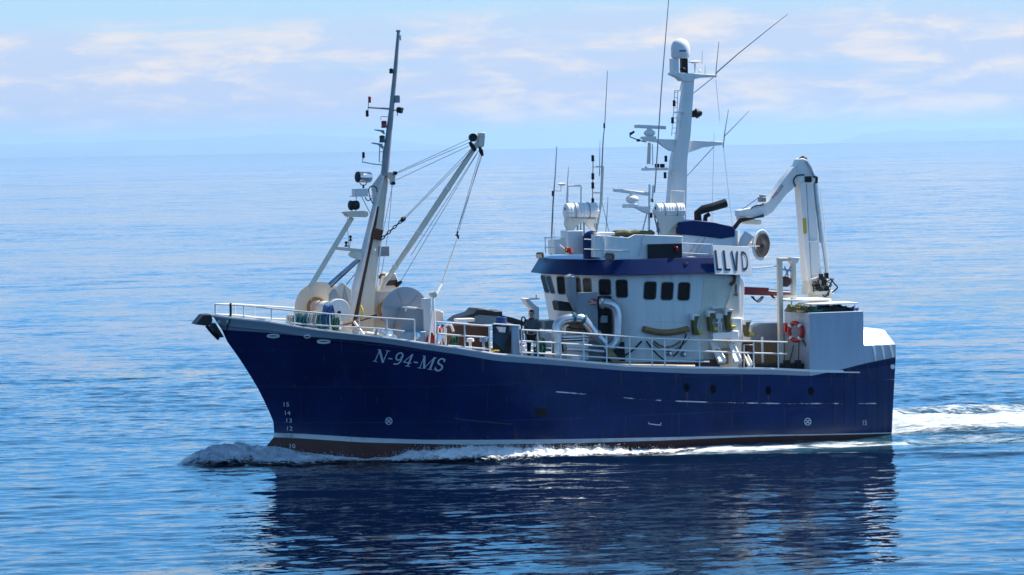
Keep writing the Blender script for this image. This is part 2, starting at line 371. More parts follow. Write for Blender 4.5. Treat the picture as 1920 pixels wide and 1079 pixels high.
# hull shell: one mesh, paint zones by row
def hull_mesh():
    me = bpy.data.meshes.new('hull'); vs = []; fs = []; ms = []
    for s in (1, -1):
        for X, Y, Z in rows: vs += [(float(X[i]), s * float(Y[i]), float(Z[i])) for i in range(NS)]
    nr = len(rows)
    for s in range(2):
        o = s * nr * NS
        for j in range(nr - 1):
            m = 0 if j < iS2 else 1 if j < iS1 else 2 if j < iB else 3
            for i in range(NS - 1):
                f = (o + j * NS + i, o + j * NS + i + 1, o + (j + 1) * NS + i + 1, o + (j + 1) * NS + i)
                fs.append(f); ms.append(m)
    for j in range(nr - 1):                                # transom
        a = j * NS + NS - 1; b = (j + 1) * NS + NS - 1; o = nr * NS
        fs.append((a, b, o + b, o + a)); ms.append(0 if j < iS2 else 1 if j < iS1 else 2 if j < iB else 3)
    me.from_pydata(vs, [], fs); me.update()
    bm = bmesh.new(); bm.from_mesh(me)
    bmesh.ops.remove_doubles(bm, verts=bm.verts, dist=0.0005); bmesh.ops.recalc_face_normals(bm, faces=bm.faces)
    bm.to_mesh(me); bm.free()
    for m in (BOOT, STRIPE, NAVY, BAND): me.materials.append(m)
    return me, ms
hme, hms = hull_mesh()
# doubles removal only merges the stem line, so face order is kept
for p, m in zip(hme.polygons, hms): p.material_index = m; p.use_smooth = True
hme.set_sharp_from_angle(angle=R(50))
hull = bpy.data.objects.new('hull', hme); col.objects.link(hull); hull.parent = boat
# bulwark cap rail
for s in (1, -1):
    m = mk(); X, Y, Z = rows[iT]; idx = [i for i in range(NS) if X[i] > -12.0]
    m.tube([(X[i], s * (Y[i] - 0.02), tabsT(X[i]) + 0.01) for i in idx], 0.045, 6)
    m.build('cap_rail', WHITE_CLEAN, hull)
# deck
def deck():
    X, Y, Z = rows[iT]; idx = list(range(1, NS)); m = mk(); vs = []
    for i in idx:
        z = float(tabsT(X[i])) - 0.30
        vs += [(X[i], Y[i] - 0.03, z), (X[i], -(Y[i] - 0.03), z)]
    m.add(vs, [(2 * i, 2 * i + 1, 2 * i + 3, 2 * i + 2) for i in range(len(idx) - 1)])
    m.build('deck', DECK, boat, smooth=False)
deck()
def dz(X): return float(tabsT(X)) - 0.30
# rub rails along the side, sun glints painted on as white patches
def along(pts, r, name, m, out=0.02):
    a = mk(); P_ = []
    for (x0, y0), (x1, y1) in zip(pts, pts[1:]):
        k = max(2, int(abs(x1 - x0) / 20))
        P_ += [onhull(x0 + (x1 - x0) * i / k, y0 + (y1 - y0) * i / k, out) for i in range(k)]
    P_.append(onhull(*pts[-1], out)); a.tube(P_, r, 8); return a.build(name, m, hull)
RUB = mat('glint_rub_rail', (0.006, 0.016, 0.11), 0.25, var=0.2, scale=0.5, dirt=(0.85, 0.85, 0.86), dirt_amt=1.0, dr=(0.50, 0.57))
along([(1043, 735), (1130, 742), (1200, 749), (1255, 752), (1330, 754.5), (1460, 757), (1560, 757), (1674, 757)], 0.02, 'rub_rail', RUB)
along([(1518, 696.5), (1560, 698), (1612, 698.5)], 0.025, 'rub_rail', WHITE_CLEAN)  # short rail all white, painting in its glint
along([(850, 786), (900, 791), (960, 796)], 0.05, 'rub_rail', NAVY, 0.0)
# portholes, scupper, fairleads
def disc_on(px, py, rx, ry, name, m, th=0.02, n=20, hole=0.0):
    a = mk(); ring = [onhull(px + rx * math.cos(2 * math.pi * i / n), py + ry * math.sin(2 * math.pi * i / n), th) for i in range(n)]
    if hole:
        a.tube(ring, hole, 8, closed=True)
    else: a.prism(ring, (0, -th * 1.5, 0))
    return a.build(name, m, hull)
for x, y in ((1288, 727), (1337, 730), (1441, 732.5), (1521, 734)): disc_on(x, y, 5.5, 8, 'porthole', GLASS)
a = mk(); a.prism([onhull(x, y, 0.015) for x, y in ((1003, 766), (1026, 766), (1026, 781), (1003, 781))], (0, -0.03, 0)); a.build('side_hatch', DARK, hull)
for x, y, rx, ry, t in ((512.5, 630.5, 11, 2.6, 0.03), (576, 631.5, 5, 2.6, 0.03), (607, 641, 11.5, 2.6, 0.035)):
    disc_on(x, y, rx, ry, 'fairlead', WHITE_CLEAN, 0.03, 24, t)
for x, y in ((410.5, 604), (427, 604)): disc_on(x, y, 3.0, 3.4, 'hawse_plate', SIDE, 0.03)
disc_on(1674, 688, 4, 4.5, 'stern_light', WHITE_CLEAN, 0.03)
a = mk()
for i, t in enumerate(np.linspace(0, 1, 6)):
    x = 1563 + 105 * t; y0 = np.interp(x, [p[0] for p in B_PX], [p[1] for p in B_PX]) + 4
    a.tube([onhull(x, y0 + (800 - y0) * j / 8, 0.004) for j in range(9)], 0.018, 6)
a.build('frame_seam', NAVY, hull)

RUN = mat('rust_run', (0.06, 0.032, 0.022), 0.6, var=0.5, scale=6)
for x, y0, L_ in ((905, 674, 26), (1062, 688, 18), (1165, 697, 30), (1268, 702, 22), (1390, 704, 34), (1478, 706, 20), (1288, 736, 26), (1441, 741, 20), (640, 640, 20), (607, 645, 34), (512, 634, 24)):
    a = mk(); w_ = 1.3; a.prism([onhull(x - w_, y0, .004), onhull(x + w_, y0, .004), onhull(x + .5, y0 + L_, .004), onhull(x - .1, y0 + L_, .004)], (0, -.006, 0)); a.build('rust_run', RUN, hull)

# ---- lettering
def text_polys(s):
    cu = bpy.data.curves.new('tmp_text', 'FONT'); cu.body = s; cu.size = 1.0; cu.resolution_u = 3
    o = bpy.data.objects.new('tmp_text', cu); col.objects.link(o); bpy.context.view_layer.update()
    dg = bpy.context.evaluated_depsgraph_get(); ev = o.evaluated_get(dg); me = ev.to_mesh()
    vs = [tuple(v.co) for v in me.vertices]; fs = [tuple(p.vertices) for p in me.polygons]
    ev.to_mesh_clear(); bpy.data.objects.remove(o); bpy.data.curves.remove(cu)
    x0 = min(v[0] for v in vs); x1 = max(v[0] for v in vs); y0 = min(v[1] for v in vs); y1 = max(v[1] for v in vs)
    return [((v[0] - x0) / (x1 - x0), (v[1] - y0) / (y1 - y0)) for v in vs], fs
def text_on(s, fn, name, m, parent):
    vs, fs = text_polys(s); a = mk(); a.add([fn(u, v) for u, v in vs], fs); return a.build(name, m, parent, smooth=False)
def quad_fn(c, put):                                       # c: top left, top right, bottom right, bottom left in photo pixels
    def f(u, v):
        x = (1 - v) * ((1 - u) * c[3][0] + u * c[2][0]) + v * ((1 - u) * c[0][0] + u * c[1][0])
        y = (1 - v) * ((1 - u) * c[3][1] + u * c[2][1]) + v * ((1 - u) * c[0][1] + u * c[1][1])
        return put(x, y)
    return f
# N-94-MS: serif italic, as strokes
def arc(cx, cy, rx, ry, a0, a1, n=14):
    return [(cx + rx * math.cos(R(a0 + (a1 - a0) * i / n)), cy + ry * math.sin(R(a0 + (a1 - a0) * i / n))) for i in range(n + 1)]
GL = {
 'N': (0.86, [([(0.14, 0), (0.14, 1)], .07), ([(0.12, 1), (0.72, 0)], .15), ([(0.72, 0), (0.72, 1)], .07), ([(0, 0), (0.30, 0)], .05), ([(0.0, 1), (0.2, 1)], .05), ([(0.58, 1), (0.88, 1)], .05)]),
 '-': (0.34, [([(0.02, 0.40), (0.30, 0.40)], .10)]),
 '9': (0.60, [(arc(0.28, 0.68, 0.22, 0.30, 0, 360, 20), .11), (arc(0.20, 0.40, 0.31, 0.38, 45, -110, 12), .11)]),
 '4': (0.62, [([(0.42, 0), (0.42, 1)], .12), ([(0.42, 1), (0.02, 0.28)], .06), ([(0.02, 0.28), (0.58, 0.28)], .08), ([(0.26, 0), (0.58, 0)], .05)]),
 'M': (1.06, [([(0.14, 0), (0.14, 1)], .06), ([(0.14, 1), (0.46, 0.02)], .15), ([(0.46, 0.02), (0.86, 1)], .06), ([(0.88, 0), (0.88, 1)], .14), ([(0, 0), (0.28, 0)], .05), ([(0.72, 0), (1.04, 0)], .05), ([(0.02, 1), (0.2, 1)], .05), ([(0.84, 1), (1.02, 1)], .05)]),
 'S': (0.60, [(arc(0.29, 0.74, 0.21, 0.25, 20, 220, 12) + arc(0.29, 0.25, 0.23, 0.25, 50, -160, 14), .13), ([(0.50, 0.98), (0.50, 0.74)], .05), ([(0.05, 0.26), (0.05, 0.02)], .05)]),
}
def serif_word(word, fn, name, parent):
    W = sum(GL[c][0] for c in word) + 0.10 * (len(word) - 1); x = 0; a = mk()
    for c in word:
        w, st = GL[c]
        for pts, t in st:
            for (p, q) in zip(pts, pts[1:]):
                d = math.hypot(q[0] - p[0], q[1] - p[1]) or 1; nx, ny = -(q[1] - p[1]) / d * t / 2, (q[0] - p[0]) / d * t / 2
                ex, ey = (q[0] - p[0]) / d * 0.015, (q[1] - p[1]) / d * 0.015
                cs = [(p[0] + nx - ex, p[1] + ny - ey), (q[0] + nx + ex, q[1] + ny + ey), (q[0] - nx + ex, q[1] - ny + ey), (p[0] - nx - ex, p[1] - ny - ey)]
                o = len(a.v); off = 0.0006 * (len(a.f) % 9)
                vs = [fn((x + u + 0.28 * (v - 0.5)) / W, v) + Vector((0, off, 0)) for u, v in cs]
                a.add(vs, [(0, 1, 2, 3)])
        x += w + 0.10
    return a.build(name, MARK, parent, smooth=False)
serif_word('N-94-MS', quad_fn([(705, 655), (834, 673.5), (832, 697), (703, 678)], lambda x, y: onhull(x, y, 0.012)), 'registration_number', hull)
for i, (s, x, y) in enumerate((('15', 537, 758.5), ('14', 539.5, 774.5), ('13', 542, 788.5), ('12', 543.5, 803.5), ('1', 544.2, 817.8), ('1', 548.8, 818.4), ('10', 548.5, 836.5))):
    w_ = 5 if len(s) == 2 else 1.3; c = [(x - w_, y - 4), (x + w_, y - 3.6), (x + w_, y + 4.4), (x - w_, y + 4)]
    text_on(s, quad_fn(c, lambda x, y: onhull(x, y, 0.015)), 'draft_mark', MARK if s != '1' else GREY, hull)
text_on('15', quad_fn([(1618, 788.5), (1625, 788.5), (1625, 797.5), (1618, 797.5)], lambda x, y: onhull(x, y, 0.015)), 'draft_mark', MARK, hull)
def thruster(x, y):
    a = mk()
    a.tube([onhull(x + 6 * math.cos(q), y + 6.4 * math.sin(q), 0.006) for q in np.linspace(0, 2 * math.pi, 20, endpoint=False)], 0.018, 6, closed=True)
    for d in (45, 135):
        c, s = math.cos(R(d)), math.sin(R(d)); a.tube([onhull(x - 5 * c, y - 5 * s, 0.006), onhull(x + 5 * c, y + 5 * s, 0.006)], 0.022, 6)
    a.build('thruster_mark', MARK, hull)
thruster(729, 790); thruster(1514.5, 791)
a = mk(); a.tube([onhull(1216, 792, .01), onhull(1217, 795, .01), onhull(1228, 796.5, .01), onhull(1239, 797.5, .01), onhull(1239, 793, .01)], 0.02, 6); a.build('load_mark', MARK, hull)

# ---- stem head roller and anchor
a = mk(); a.prism([at(x, y, 0.42) for x, y in ((367, 609), (382, 591), (397, 590), (399, 602), (394, 609), (384, 611))], (0, -0.84, 0)); a.build('stem_fender', RUBBER, boat, 0.02)
a = mk(); a.tube([at(388, 610, 0.1), at(399, 624, 0.1), at(410, 637, 0.1)], [0.09, 0.08, 0.05], 8)
a.prism([at(x, y, 0.30) for x, y in ((397, 607), (404, 606), (420, 632), (412, 634))], (0, -0.60, 0)); a.build('bow_anchor', DARK, boat, 0.01)
a = mk(); a.tube([at(392, 611, 0.18), at(398, 618, 0.18), at(401, 622, 0.18)], 0.035, 6); a.build('anchor_shank', STEEL, boat)

# ---- stern shelter (white, rises flush with the hull side) and its sloping top plating
def ysh(X): return deck_edge(X) + 0.004
bx0, bx1 = at(1516, 600, 3.7).x, at(1620, 600, 3.7).x
ztop = at(1568, 585.5, 3.7).z; zk = at(1650, 647.5, 3.6).z
def side_panel(x_from, x_to, ztopf, name, m, inner, n=10):
    a = mk(); vs = []
    for i in range(n + 1):
        X = x_from + (x_to - x_from) * i / n; zb = float(np.interp(X, rows[iB][0][::-1], rows[iB][2][::-1])) - 0.02; y = deck_edge(X) + 0.006
        vs += [(X, y, zb), (X, y, ztopf(X)), (X, y - inner, ztopf(X)), (X, y - inner, zb)]
    fs = []
    for i in range(n):
        for j in range(4): fs.append((i * 4 + j, (i + 1) * 4 + j, (i + 1) * 4 + (j + 1) % 4, i * 4 + (j + 1) % 4))
    fs += [(0, 1, 2, 3), tuple(n * 4 + j for j in (3, 2, 1, 0))]
    a.add(vs, fs); return a.build(name, m, boat, 0.012)
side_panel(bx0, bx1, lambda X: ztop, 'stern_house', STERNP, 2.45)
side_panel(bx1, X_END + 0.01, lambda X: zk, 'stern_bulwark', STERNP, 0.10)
a = mk(); vs = []; n = 8
zt2 = at(1650, 618, 3.0).z
for i in range(n + 1):
    X = bx1 + (X_END + 0.02 - bx1) * i / n; y = deck_edge(X) + 0.006; w = max(0, (i / n - 0.75) / 0.25)
    zt = zk + (zt2 - zk) * math.sqrt(max(0.02, 1 - w * w * 0.75))
    vs += [(X, y, zk), (X, y - 0.62, zt), (X, -y + 0.62, zt), (X, -y, zk), (X, -y + 0.1, zk - 0.03), (X, y - 0.1, zk - 0.03)]
fs = []
for i in range(n):
    for j in range(6): fs.append((i * 6 + j, (i + 1) * 6 + j, (i + 1) * 6 + (j + 1) % 6, i * 6 + (j + 1) % 6))
fs += [tuple(range(6)), tuple(n * 6 + j for j in range(5, -1, -1))]
a.add(vs, fs).build('stern_cover', WHITE_CLEAN, boat, 0.03)
a = mk()
for x in (1637, 1654, 1671):
    X = at(x, 660, 3.5).x; y = deck_edge(X); zb = float(np.interp(X, rows[iB][0][::-1], rows[iB][2][::-1]))
    a.bar((X - 0.05, y + 0.03, zb), (X + 0.06, y + 0.03, zk - 0.01), 0.05, 0.06, up=(1, 0, 0))
a.build('bulwark_stay', WHITE_CLEAN, boat, 0.01)
a = mk(); a.tube([(X_END + 0.05, 3.0, zk), (X_END + 0.05, -3.0, zk)], 0.05, 8); a.build('stern_cap', WHITE_CLEAN, boat)

# ---- railings
def rail_y(X): return max(deck_edge(X) - 0.10, 0.04)
def onrail(px, py):
    Y = 3.2
    for _ in range(8): p = at(px, py, Y); Y = rail_y(p.x)
    return at(px, py, Y)
def railing(lines, posts, name, r=0.026, mirror=True, m=WHITE_CLEAN):
    root = None
    for sgn in ((1, -1) if mirror else (1,)):
        a = mk()
        for ln in lines:
            pts = [onrail(*q) for q in ln]
            dense = []
            for p, q in zip(pts, pts[1:]):
                k = max(1, int((p - q).length / 0.5)); dense += [p.lerp(q, i / k) for i in range(k)]
            dense.append(pts[-1])
            a.tube([(p.x, sgn * rail_y(p.x), p.z) for p in dense], r, 8)
        o = a.build(name, m, boat)
        for (x, yt) in posts:
            p = onrail(x, yt); b = mk(); b.tube([(p.x, sgn * p.y, p.z), (p.x, sgn * p.y, float(tabsT(p.x)) - 0.02)], r * 0.95, 8); b.build('post', m, o)
    return o
railing([[(404, 571), (457, 573.5), (509, 579), (549, 583), (623, 589.5), (720, 596.7), (777, 600)],
         [(404, 590), (457, 594), (520, 603), (562, 607.5), (617, 611.7), (674, 614.4), (714, 616.7), (759, 621.6)]],
        [(404, 571), (457, 573.5), (509, 579), (552, 583), (618, 589), (673, 593.5), (725, 597), (777, 600)], 'bow_railing')
railing([[(818, 604), (870, 608), (921, 612)], [(822, 626), (866, 630), (917, 633)], [(840, 648.5), (917, 655)]], [(820, 604), (871, 608), (918, 612)], 'deck_railing', 0.03, False)
railing([[(925, 607.5), (975, 611)]], [], 'deck_railing', 0.026, False)
railing([[(978, 619), (1052, 622.7), (1220, 634.5), (1286, 637), (1440, 641), (1476, 642)],
         [(976, 640), (1020, 642), (1095, 647), (1180, 653.4), (1383, 661.5), (1476, 664)],
         [(976, 661), (1020, 663.7), (1095, 668.6), (1180, 673.7), (1248, 677), (1330, 679)]],
        [(978, 619), (1008, 620), (1051, 622.7), (1094, 625.8), (1137, 628.8), (1180, 632), (1222, 634.7), (1246, 635.6), (1311, 638), (1372, 639.5), (1413, 640.5), (1459, 641.7)], 'deck_railing', 0.03)
# dark boarding post at the bow
a = mk(); a.tube([onrail(432.5, 569), onrail(432.5, 594)], 0.045, 8); a.tube([onhull(432, 598, .05), onhull(426, 612, .05), onhull(425, 622, .05)], 0.02, 6); a.build('bow_post', DARK, boat)

# ---- wheelhouse
YS = 3.0
def walk(p, d, target):
    lo, hi = 0.0, 8.0
    for _ in range(50):
        m = (lo + hi) / 2
        if proj(p + d * m)[0] > target: lo = m
        else: hi = m
    return p + d * lo
ztop_w = at(1191, 514.5, YS).z
v_side = at(1191, 514.5, YS); v_aft = at(1388, 517, YS); v_aft.z = ztop_w
v1 = walk(v_side, Vector((math.cos(R(33)), -math.sin(R(33)), 0)), 1117)
v2 = walk(v1, Vector((math.sin(R(26)), -math.cos(R(26)), 0)), 1043)
v3 = walk(v2, Vector((0, -1, 0)), 1013)
zdeck = dz(0) - 0.05
TOP = [v_aft, v_side, v1, v2, v3]
OFF = [0, 0, -0.10, -0.45, -0.58]
yst = min(-3.0, v3.y - 0.9)
TOP += [Vector((v3.x - 0.9, yst, ztop_w)), Vector((v_aft.x, yst, ztop_w))]
OFF += [-0.2, 0]
BOT = [Vector((p.x + o, p.y, zdeck)) for p, o in zip(TOP, OFF)]
wh = mk(); n = len(TOP); wh.add(BOT + TOP, [tuple(range(n)), tuple(range(2 * n - 1, n - 1, -1))] + [(i, (i + 1) % n, (i + 1) % n + n, i + n) for i in range(n)])
house = wh.build('wheelhouse', SIDE, boat, 0.03)
def facet_pt(i, px, py, out):
    """point where the sight line through a photo pixel meets wall facet i"""
    d = FW * CAM_F + RT * (px - 960) + UP * (539.5 - py)
    A, B, Cc = TOP[i], TOP[i + 1], BOT[i]
    nrm = (B - A).cross(Cc - A).normalized()
    if nrm.dot(d) > 0: nrm = -nrm
    t = (A - C0).dot(nrm) / d.dot(nrm)
    return C0 + d * t + nrm * out
def rrect(x0, y0, x1, y1, k=0.28, lean=0.0):
    w = (x1 - x0); r = w * k; ry = min((y1 - y0) * 0.16, 5); P_ = []
    for cx, cy, s0 in ((x1 - r, y0 + ry, -90), (x1 - r, y1 - ry, 0), (x0 + r, y1 - ry, 90), (x0 + r, y0 + ry, 180)):
        for j in range(5):
            q = R(s0 + 90 * j / 4); x = cx + r * math.cos(q); y = cy + ry * math.sin(q)
            P_.append((x + lean * (y - (y0 + y1) / 2) / (y1 - y0), y))
    return P_
WIN = [(3, 1018.5, 517, 1026.5, 549, 9), (3, 1029, 518, 1037, 550.5, 9), (2, 1045.5, 519, 1060, 552, 3), (2, 1068, 520.5, 1088.5, 551, 3), (2, 1094, 522.5, 1109, 552, 2),
       (1, 1123, 524, 1145.5, 554, 1), (1, 1155, 525, 1177, 558.5, 1), (0, 1207, 528.5, 1230, 562, -2), (0, 1239.5, 529.5, 1262, 563, -2), (0, 1271, 530, 1293, 563.5, -2)]
for i, x0, y0, x1, y1, lean in WIN:
    o = rrect(x0, y0, x1, y1, 0.25, lean)
    fr = rrect(x0 - 1.6, y0 - 1.6, x1 + 1.6, y1 + 1.6, 0.27, lean)
    a = mk(); a.tube([facet_pt(i, x, y, 0.010) for x, y in rrect(x0 - .4, y0 - .4, x1 + .4, y1 + .4, .25, lean)], 0.016, 6, closed=True); a.build('window_frame', GREY, house)
    A_ = [facet_pt(i, x, y, 0.012) for x, y in o]; B_ = [facet_pt(i, x, y, -0.03) for x, y in o]; k = len(o)
    a = mk(); a.add(A_ + B_, [tuple(range(k)), tuple(range(2 * k - 1, k - 1, -1))] + [(j, j + k, (j + 1) % k + k, (j + 1) % k) for j in range(k)]); a.build('window', GLASS, house)
for i, (p, q) in ((1, ((1142, 550), (1128, 534))), (1, ((1173, 554), (1160, 537))), (0, ((1226, 558), (1212, 540)))):
    a = mk(); a.tube([facet_pt(i, *p, .03), facet_pt(i, *q, .03)], 0.012, 6); a.build('window_wiper', DARK, house)
# seam and ledge along the wall
a = mk(); a.tube([facet_pt(0, 1196, 601, 0.0), facet_pt(0, 1300, 605.5, 0.0)], 0.014, 6); a.build('wall_seam', SIDE, house)
# blue visor round the top
def ring(pts, d):
    out = []; n = len(pts); cx = sum(p.x for p in pts) / n; cy = sum(p.y for p in pts) / n
    for i in range(n):
        p0, p, p2 = pts[i - 1], pts[i], pts[(i + 1) % n]
        def nr(a, b):
            e = (b - a); m = Vector((e.y, -e.x, 0)).normalized()
            return m if m.dot((a + b) / 2 - Vector((cx, cy, a.z))) > 0 else -m
        m = (nr(p0, p) + nr(p, p2)); m = m / max(m.length_squared / 2, 0.4); out.append(p + m * d)
    return out
zv = ztop_w - 0.02; zu = at(1200, 486.5, 3.0).z
R0 = [Vector((p.x, p.y, zv)) for p in ring(TOP, 0.36)]; R1 = [Vector((p.x, p.y, zu)) for p in ring(TOP, 0.02)]
a = mk(); a.add(R0 + R1, [tuple(range(n)), tuple(range(2 * n - 1, n - 1, -1))] + [(i, (i + 1) % n, (i + 1) % n + n, i + n) for i in range(n)])
a.build('visor', BLUE, house, 0.015)
roof_z = zu

# ---- on the wheelhouse roof
a = mk(); a.bpx(1065, 433, 1094, 478, 1.6, 0.9); a.bpx(1040, 449, 1064, 477, 1.2, 0.8); a.build('roof_locker', WHITE, house, 0.02)
a = mk(); c = at(1110, 478, 2.0); h = at(1110, 437, 2.0).z; a.lathe((c.x, 2.0, c.z - 0.15), (0, 0, 1), [(0.33, 0), (0.33, h - c.z + 0.02), (0.30, h - c.z + 0.1), (0.16, h - c.z + 0.2), (0.01, h - c.z + 0.24)], 28)
a.build('blue_ventilator', BLUE, house)
a = mk(); a.plate([(1127, 442), (1178, 446), (1190, 440), (1280, 443), (1280, 491), (1217, 488), (1127, 484)], 2.72, 0.08); a.plate([(1127, 442), (1127, 484), (1115, 483), (1115, 441)], 2.70, 0.9)
a.bpx(1118, 436.5, 1153, 442, 2.3, 1.2); a.build('roof_bulwark', WHITE, house, 0.015)
a = mk(); a.bpx(1217, 457.5, 1279, 487.5, 2.92, 0.18); a.build('sidelight_screen', DARK, house, 0.006)
a = mk(); c = at(1268.5, 468, 2.98); a.lathe((c.x, 2.97, c.z - 0.10), (0, 0, 1), [(0.05, 0), (0.065, 0.02), (0.065, 0.18), (0.04, 0.21)], 14); a.build('port_light', LAMPRED, house)
a = mk(); pts = []
for i in range(15):
    x = 1145 + 82 * i / 14; pts.append(at(x, 438.5 + 1.2 * math.sin(i * 1.3), 1.2))
a.tube(pts, [0.05] + [0.13 + 0.02 * math.sin(i * 2.1) for i in range(13)] + [0.05], 10); a.build('canvas_roll', OLIVE, house)
# roof rails
a = mk()
a.tpx([(1020, 446), (1064, 447.5)], 1.0, 0.02); a.tpx([(1020, 464), (1064, 465)], 1.0, 0.018); a.tpx([(1022, 446), (1023, 476)], 1.0, 0.022)
a.tpx([(1095, 449), (1127, 450.5)], 2.6, 0.02); a.tpx([(1095, 467.5), (1180, 471)], 2.78, 0.018); a.tpx([(1133, 446), (1134, 480)], 2.78, 0.03)
a.tpx([(1280, 456.5), (1336, 459)], 2.8, 0.022); a.tpx([(1280, 475), (1337, 477.5)], 2.8, 0.018); a.tpx([(1334, 456), (1334, 497)], 2.8, 0.02); a.tpx([(1404, 463), (1424, 462)], 2.6, 0.02)
a.build('roof_railing', WHITE_CLEAN, house)
def floodlight(px, py, Y, s, parent, facing=(0.6, 0.8, -0.3)):
    c = at(px, py, Y); f = Vector(facing).normalized(); M = f.to_track_quat('Z', 'Y').to_matrix()
    a = mk(); a.box(c, (s, s * 0.75, s * 0.6), M=M); a.lathe(c - f * s * 0.55, f, [(s * 0.15, 0), (s * 0.34, s * 0.25), (s * 0.36, s * 0.3)], 12)
    a.tube([c - f * s * 0.3, c - f * s * 0.3 + Vector((0, -0.1, -s * 0.8))], 0.018, 6)
    o = a.build('floodlight', DARK, parent, 0.01)
    return o, c, f, M
for px, py, Y, s in ((1012.5, 479, -1.2, 0.26), (1143.5, 481, 2.85, 0.30), (1284, 497, 3.1, 0.22)):
    o, c, f, M = floodlight(px, py, Y, s, house)
    a = mk(); a.box(c + f * (s * 0.31), (s * 0.85, s * 0.62, 0.012), M=M); a.build('floodlight_lens', STEEL, house)
# funnel casing
a = mk(); a.plate([(1279, 440), (1374, 441), (1374, 494), (1279, 490)], 1.6, 2.4); fun = a.build('funnel', WHITE, boat, 0.04)
a = mk(); a.plate([(1274, 439), (1275, 417), (1300, 413), (1340, 417), (1374, 425), (1379, 431), (1378, 444), (1352, 448), (1330, 445)], 1.68, 2.55); a.build('funnel_top', BLUE, fun, 0.03)
a = mk(); a.tpx([(1309, 417), (1308, 400), (1318, 393), (1338, 388), (1361, 381)], 0.6, [0.15, 0.15, 0.16, 0.16, 0.17], 14); a.tpx([(1322, 415), (1323, 406), (1330, 402)], 0.4, 0.09, 10); a.build('exhaust_pipe', DARK, fun)
for x in (1308, 1319):
    a = mk(); a.bar(at(x - 12, 478, 1.72), at(x + 8, 446, 1.72), 0.10, 0.04, up=(0, 1, 0)); a.build('funnel_ladder', SIDE, fun)
a = mk(); a.plate([(1294, 497), (1294, 482), (1308, 482), (1317, 488), (1319, 497)], 2.3, 0.5); a.build('roof_box', WHITE_CLEAN, house, 0.02)
a = mk(); a.lathe(at(1330, 494, 2.6), (0, 1, 0.2), [(0.02, -0.05), (0.13, -0.04), (0.14, 0.04), (0.02, 0.05)], 14); a.build('rope_bundle', GREENR, house)
# call sign board
SG = [(1336, 460), (1404, 463), (1411, 516.5), (1341, 514.5)]
def sgn_put(x, y, out=0.0):
    v = (y - 460) / 55.0; return at(x, y, 3.10 + 0.36 * v + out)
a = mk(); A_ = [sgn_put(*p) for p in SG]; a.prism(A_, (0, -0.05, 0)); board = a.build('call_sign_board', WHITE_CLEAN, boat, 0.006)
for s, c in (('L', [(1340.5, 469.5), (1346.5, 470), (1353.5, 506.5), (1344.5, 506.5)]), ('L', [(1356, 470), (1362, 470.5), (1369.5, 507), (1360, 507)]), ('V', [(1371, 471), (1383.5, 471.5), (1382.5, 508.5), (1377.5, 508)]), ('D', [(1389.5, 471.5), (1400.5, 472), (1404.5, 507.5), (1392.5, 507)])):
    if s == 'V':
        a = mk()
        for p, q in (((1372, 471), (1379.5, 508)), ((1382.5, 471.5), (1381, 508))): a.bar(sgn_put(*p, .012), sgn_put(*q, .012), 0.06, 0.014, up=(0, 1, 0))
        a.build('letter', INK, board); continue
    if s == 'L':
        a = mk(); (x0, y0), (x1, y1), (x2, y2), (x3, y3) = c
        a.bar(sgn_put(x0 + 1, y0, .012), sgn_put(x3 + 1, y3, .012), 0.075, 0.014, up=(0, 1, 0)); a.bar(sgn_put(x3, y3 - 1, .013), sgn_put(x2, y2 - 1, .013), 0.075, 0.014, up=(0, 1, 0))
        a.build('letter', INK, board); continue
    text_on(s, quad_fn(c, lambda x, y: sgn_put(x, y, 0.012)), 'letter', INK, board)
# aft end of the house: inset bay under the roof overhang, hook and davit
a = mk(); a.plate([(1388, 520), (1396, 530), (1392, 690), (1386, 690)], 2.2, 2.6); a.build('aft_bay', WHITE, house, 0.02)
a = mk(); a.tpx([(1378, 520), (1372, 545), (1362, 575), (1356, 596)], 3.05, [0.07, 0.07, 0.06, 0.05], 8); a.build('davit', CREAM, house)
a = mk(); a.tpx([(1374, 515), (1378, 521), (1376, 530), (1370, 534)], 3.12, 0.07, 8); a.tpx([(1380, 533), (1380, 549), (1383, 552), (1381, 555), (1377, 552)], 3.1, 0.025, 6); a.build('hook_block', RUST, house)

# ---- vents, panels and fish pipes in front of the wheelhouse
a = mk(); c = at(1071, 585, 2.75)
zt_ = at(1070, 521, 2.75).z; zm_ = at(1070, 549, 2.75).z
a.tube([(c.x, 2.75, zt_), (c.x, 2.75, zm_), (c.x - 0.06, 2.75, zm_ - 0.25), (c.x - 0.2, 2.70, c.z + 0.05)], [0.20, 0.20, 0.17, 0.10], 18)
a.lathe((c.x, 2.75, zt_ - 0.01), (0, 0, 1), [(0.22, 0), (0.22, 0.05), (0.12, 0.13), (0.01, 0.15)], 18); a.build('vent_trunk', GREY, boat)
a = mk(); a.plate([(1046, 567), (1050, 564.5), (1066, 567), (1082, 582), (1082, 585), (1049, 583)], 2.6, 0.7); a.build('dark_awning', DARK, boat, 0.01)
a = mk(); a.bpx(1082, 549, 1121, 625, 2.85, 0.55); panel = a.build('switch_cabinet', GREY, boat, 0.02)
a = mk(); c = at(1112, 566, 2.86); a.add([at(1112 + 9 * math.cos(q), 566.3 + 6.6 * math.sin(q), 2.860) for q in np.linspace(0, 2 * math.pi, 24, endpoint=False)], [tuple(range(24))]); a.build('oval_sticker', RED, panel, smooth=False)
text_on('Cflow', quad_fn([(1104.5, 562), (1119, 562.5), (1119, 571), (1104.5, 570.5)], lambda x, y: at(x, y, 2.864)), 'sticker_writing', WHITE_CLEAN, panel)
a = mk(); a.bpx(1121, 556, 1147, 626, 2.55, 0.3); a.build('recess_shade_box', DARK, boat)  # solid black box; the recess's shade is put into its colour
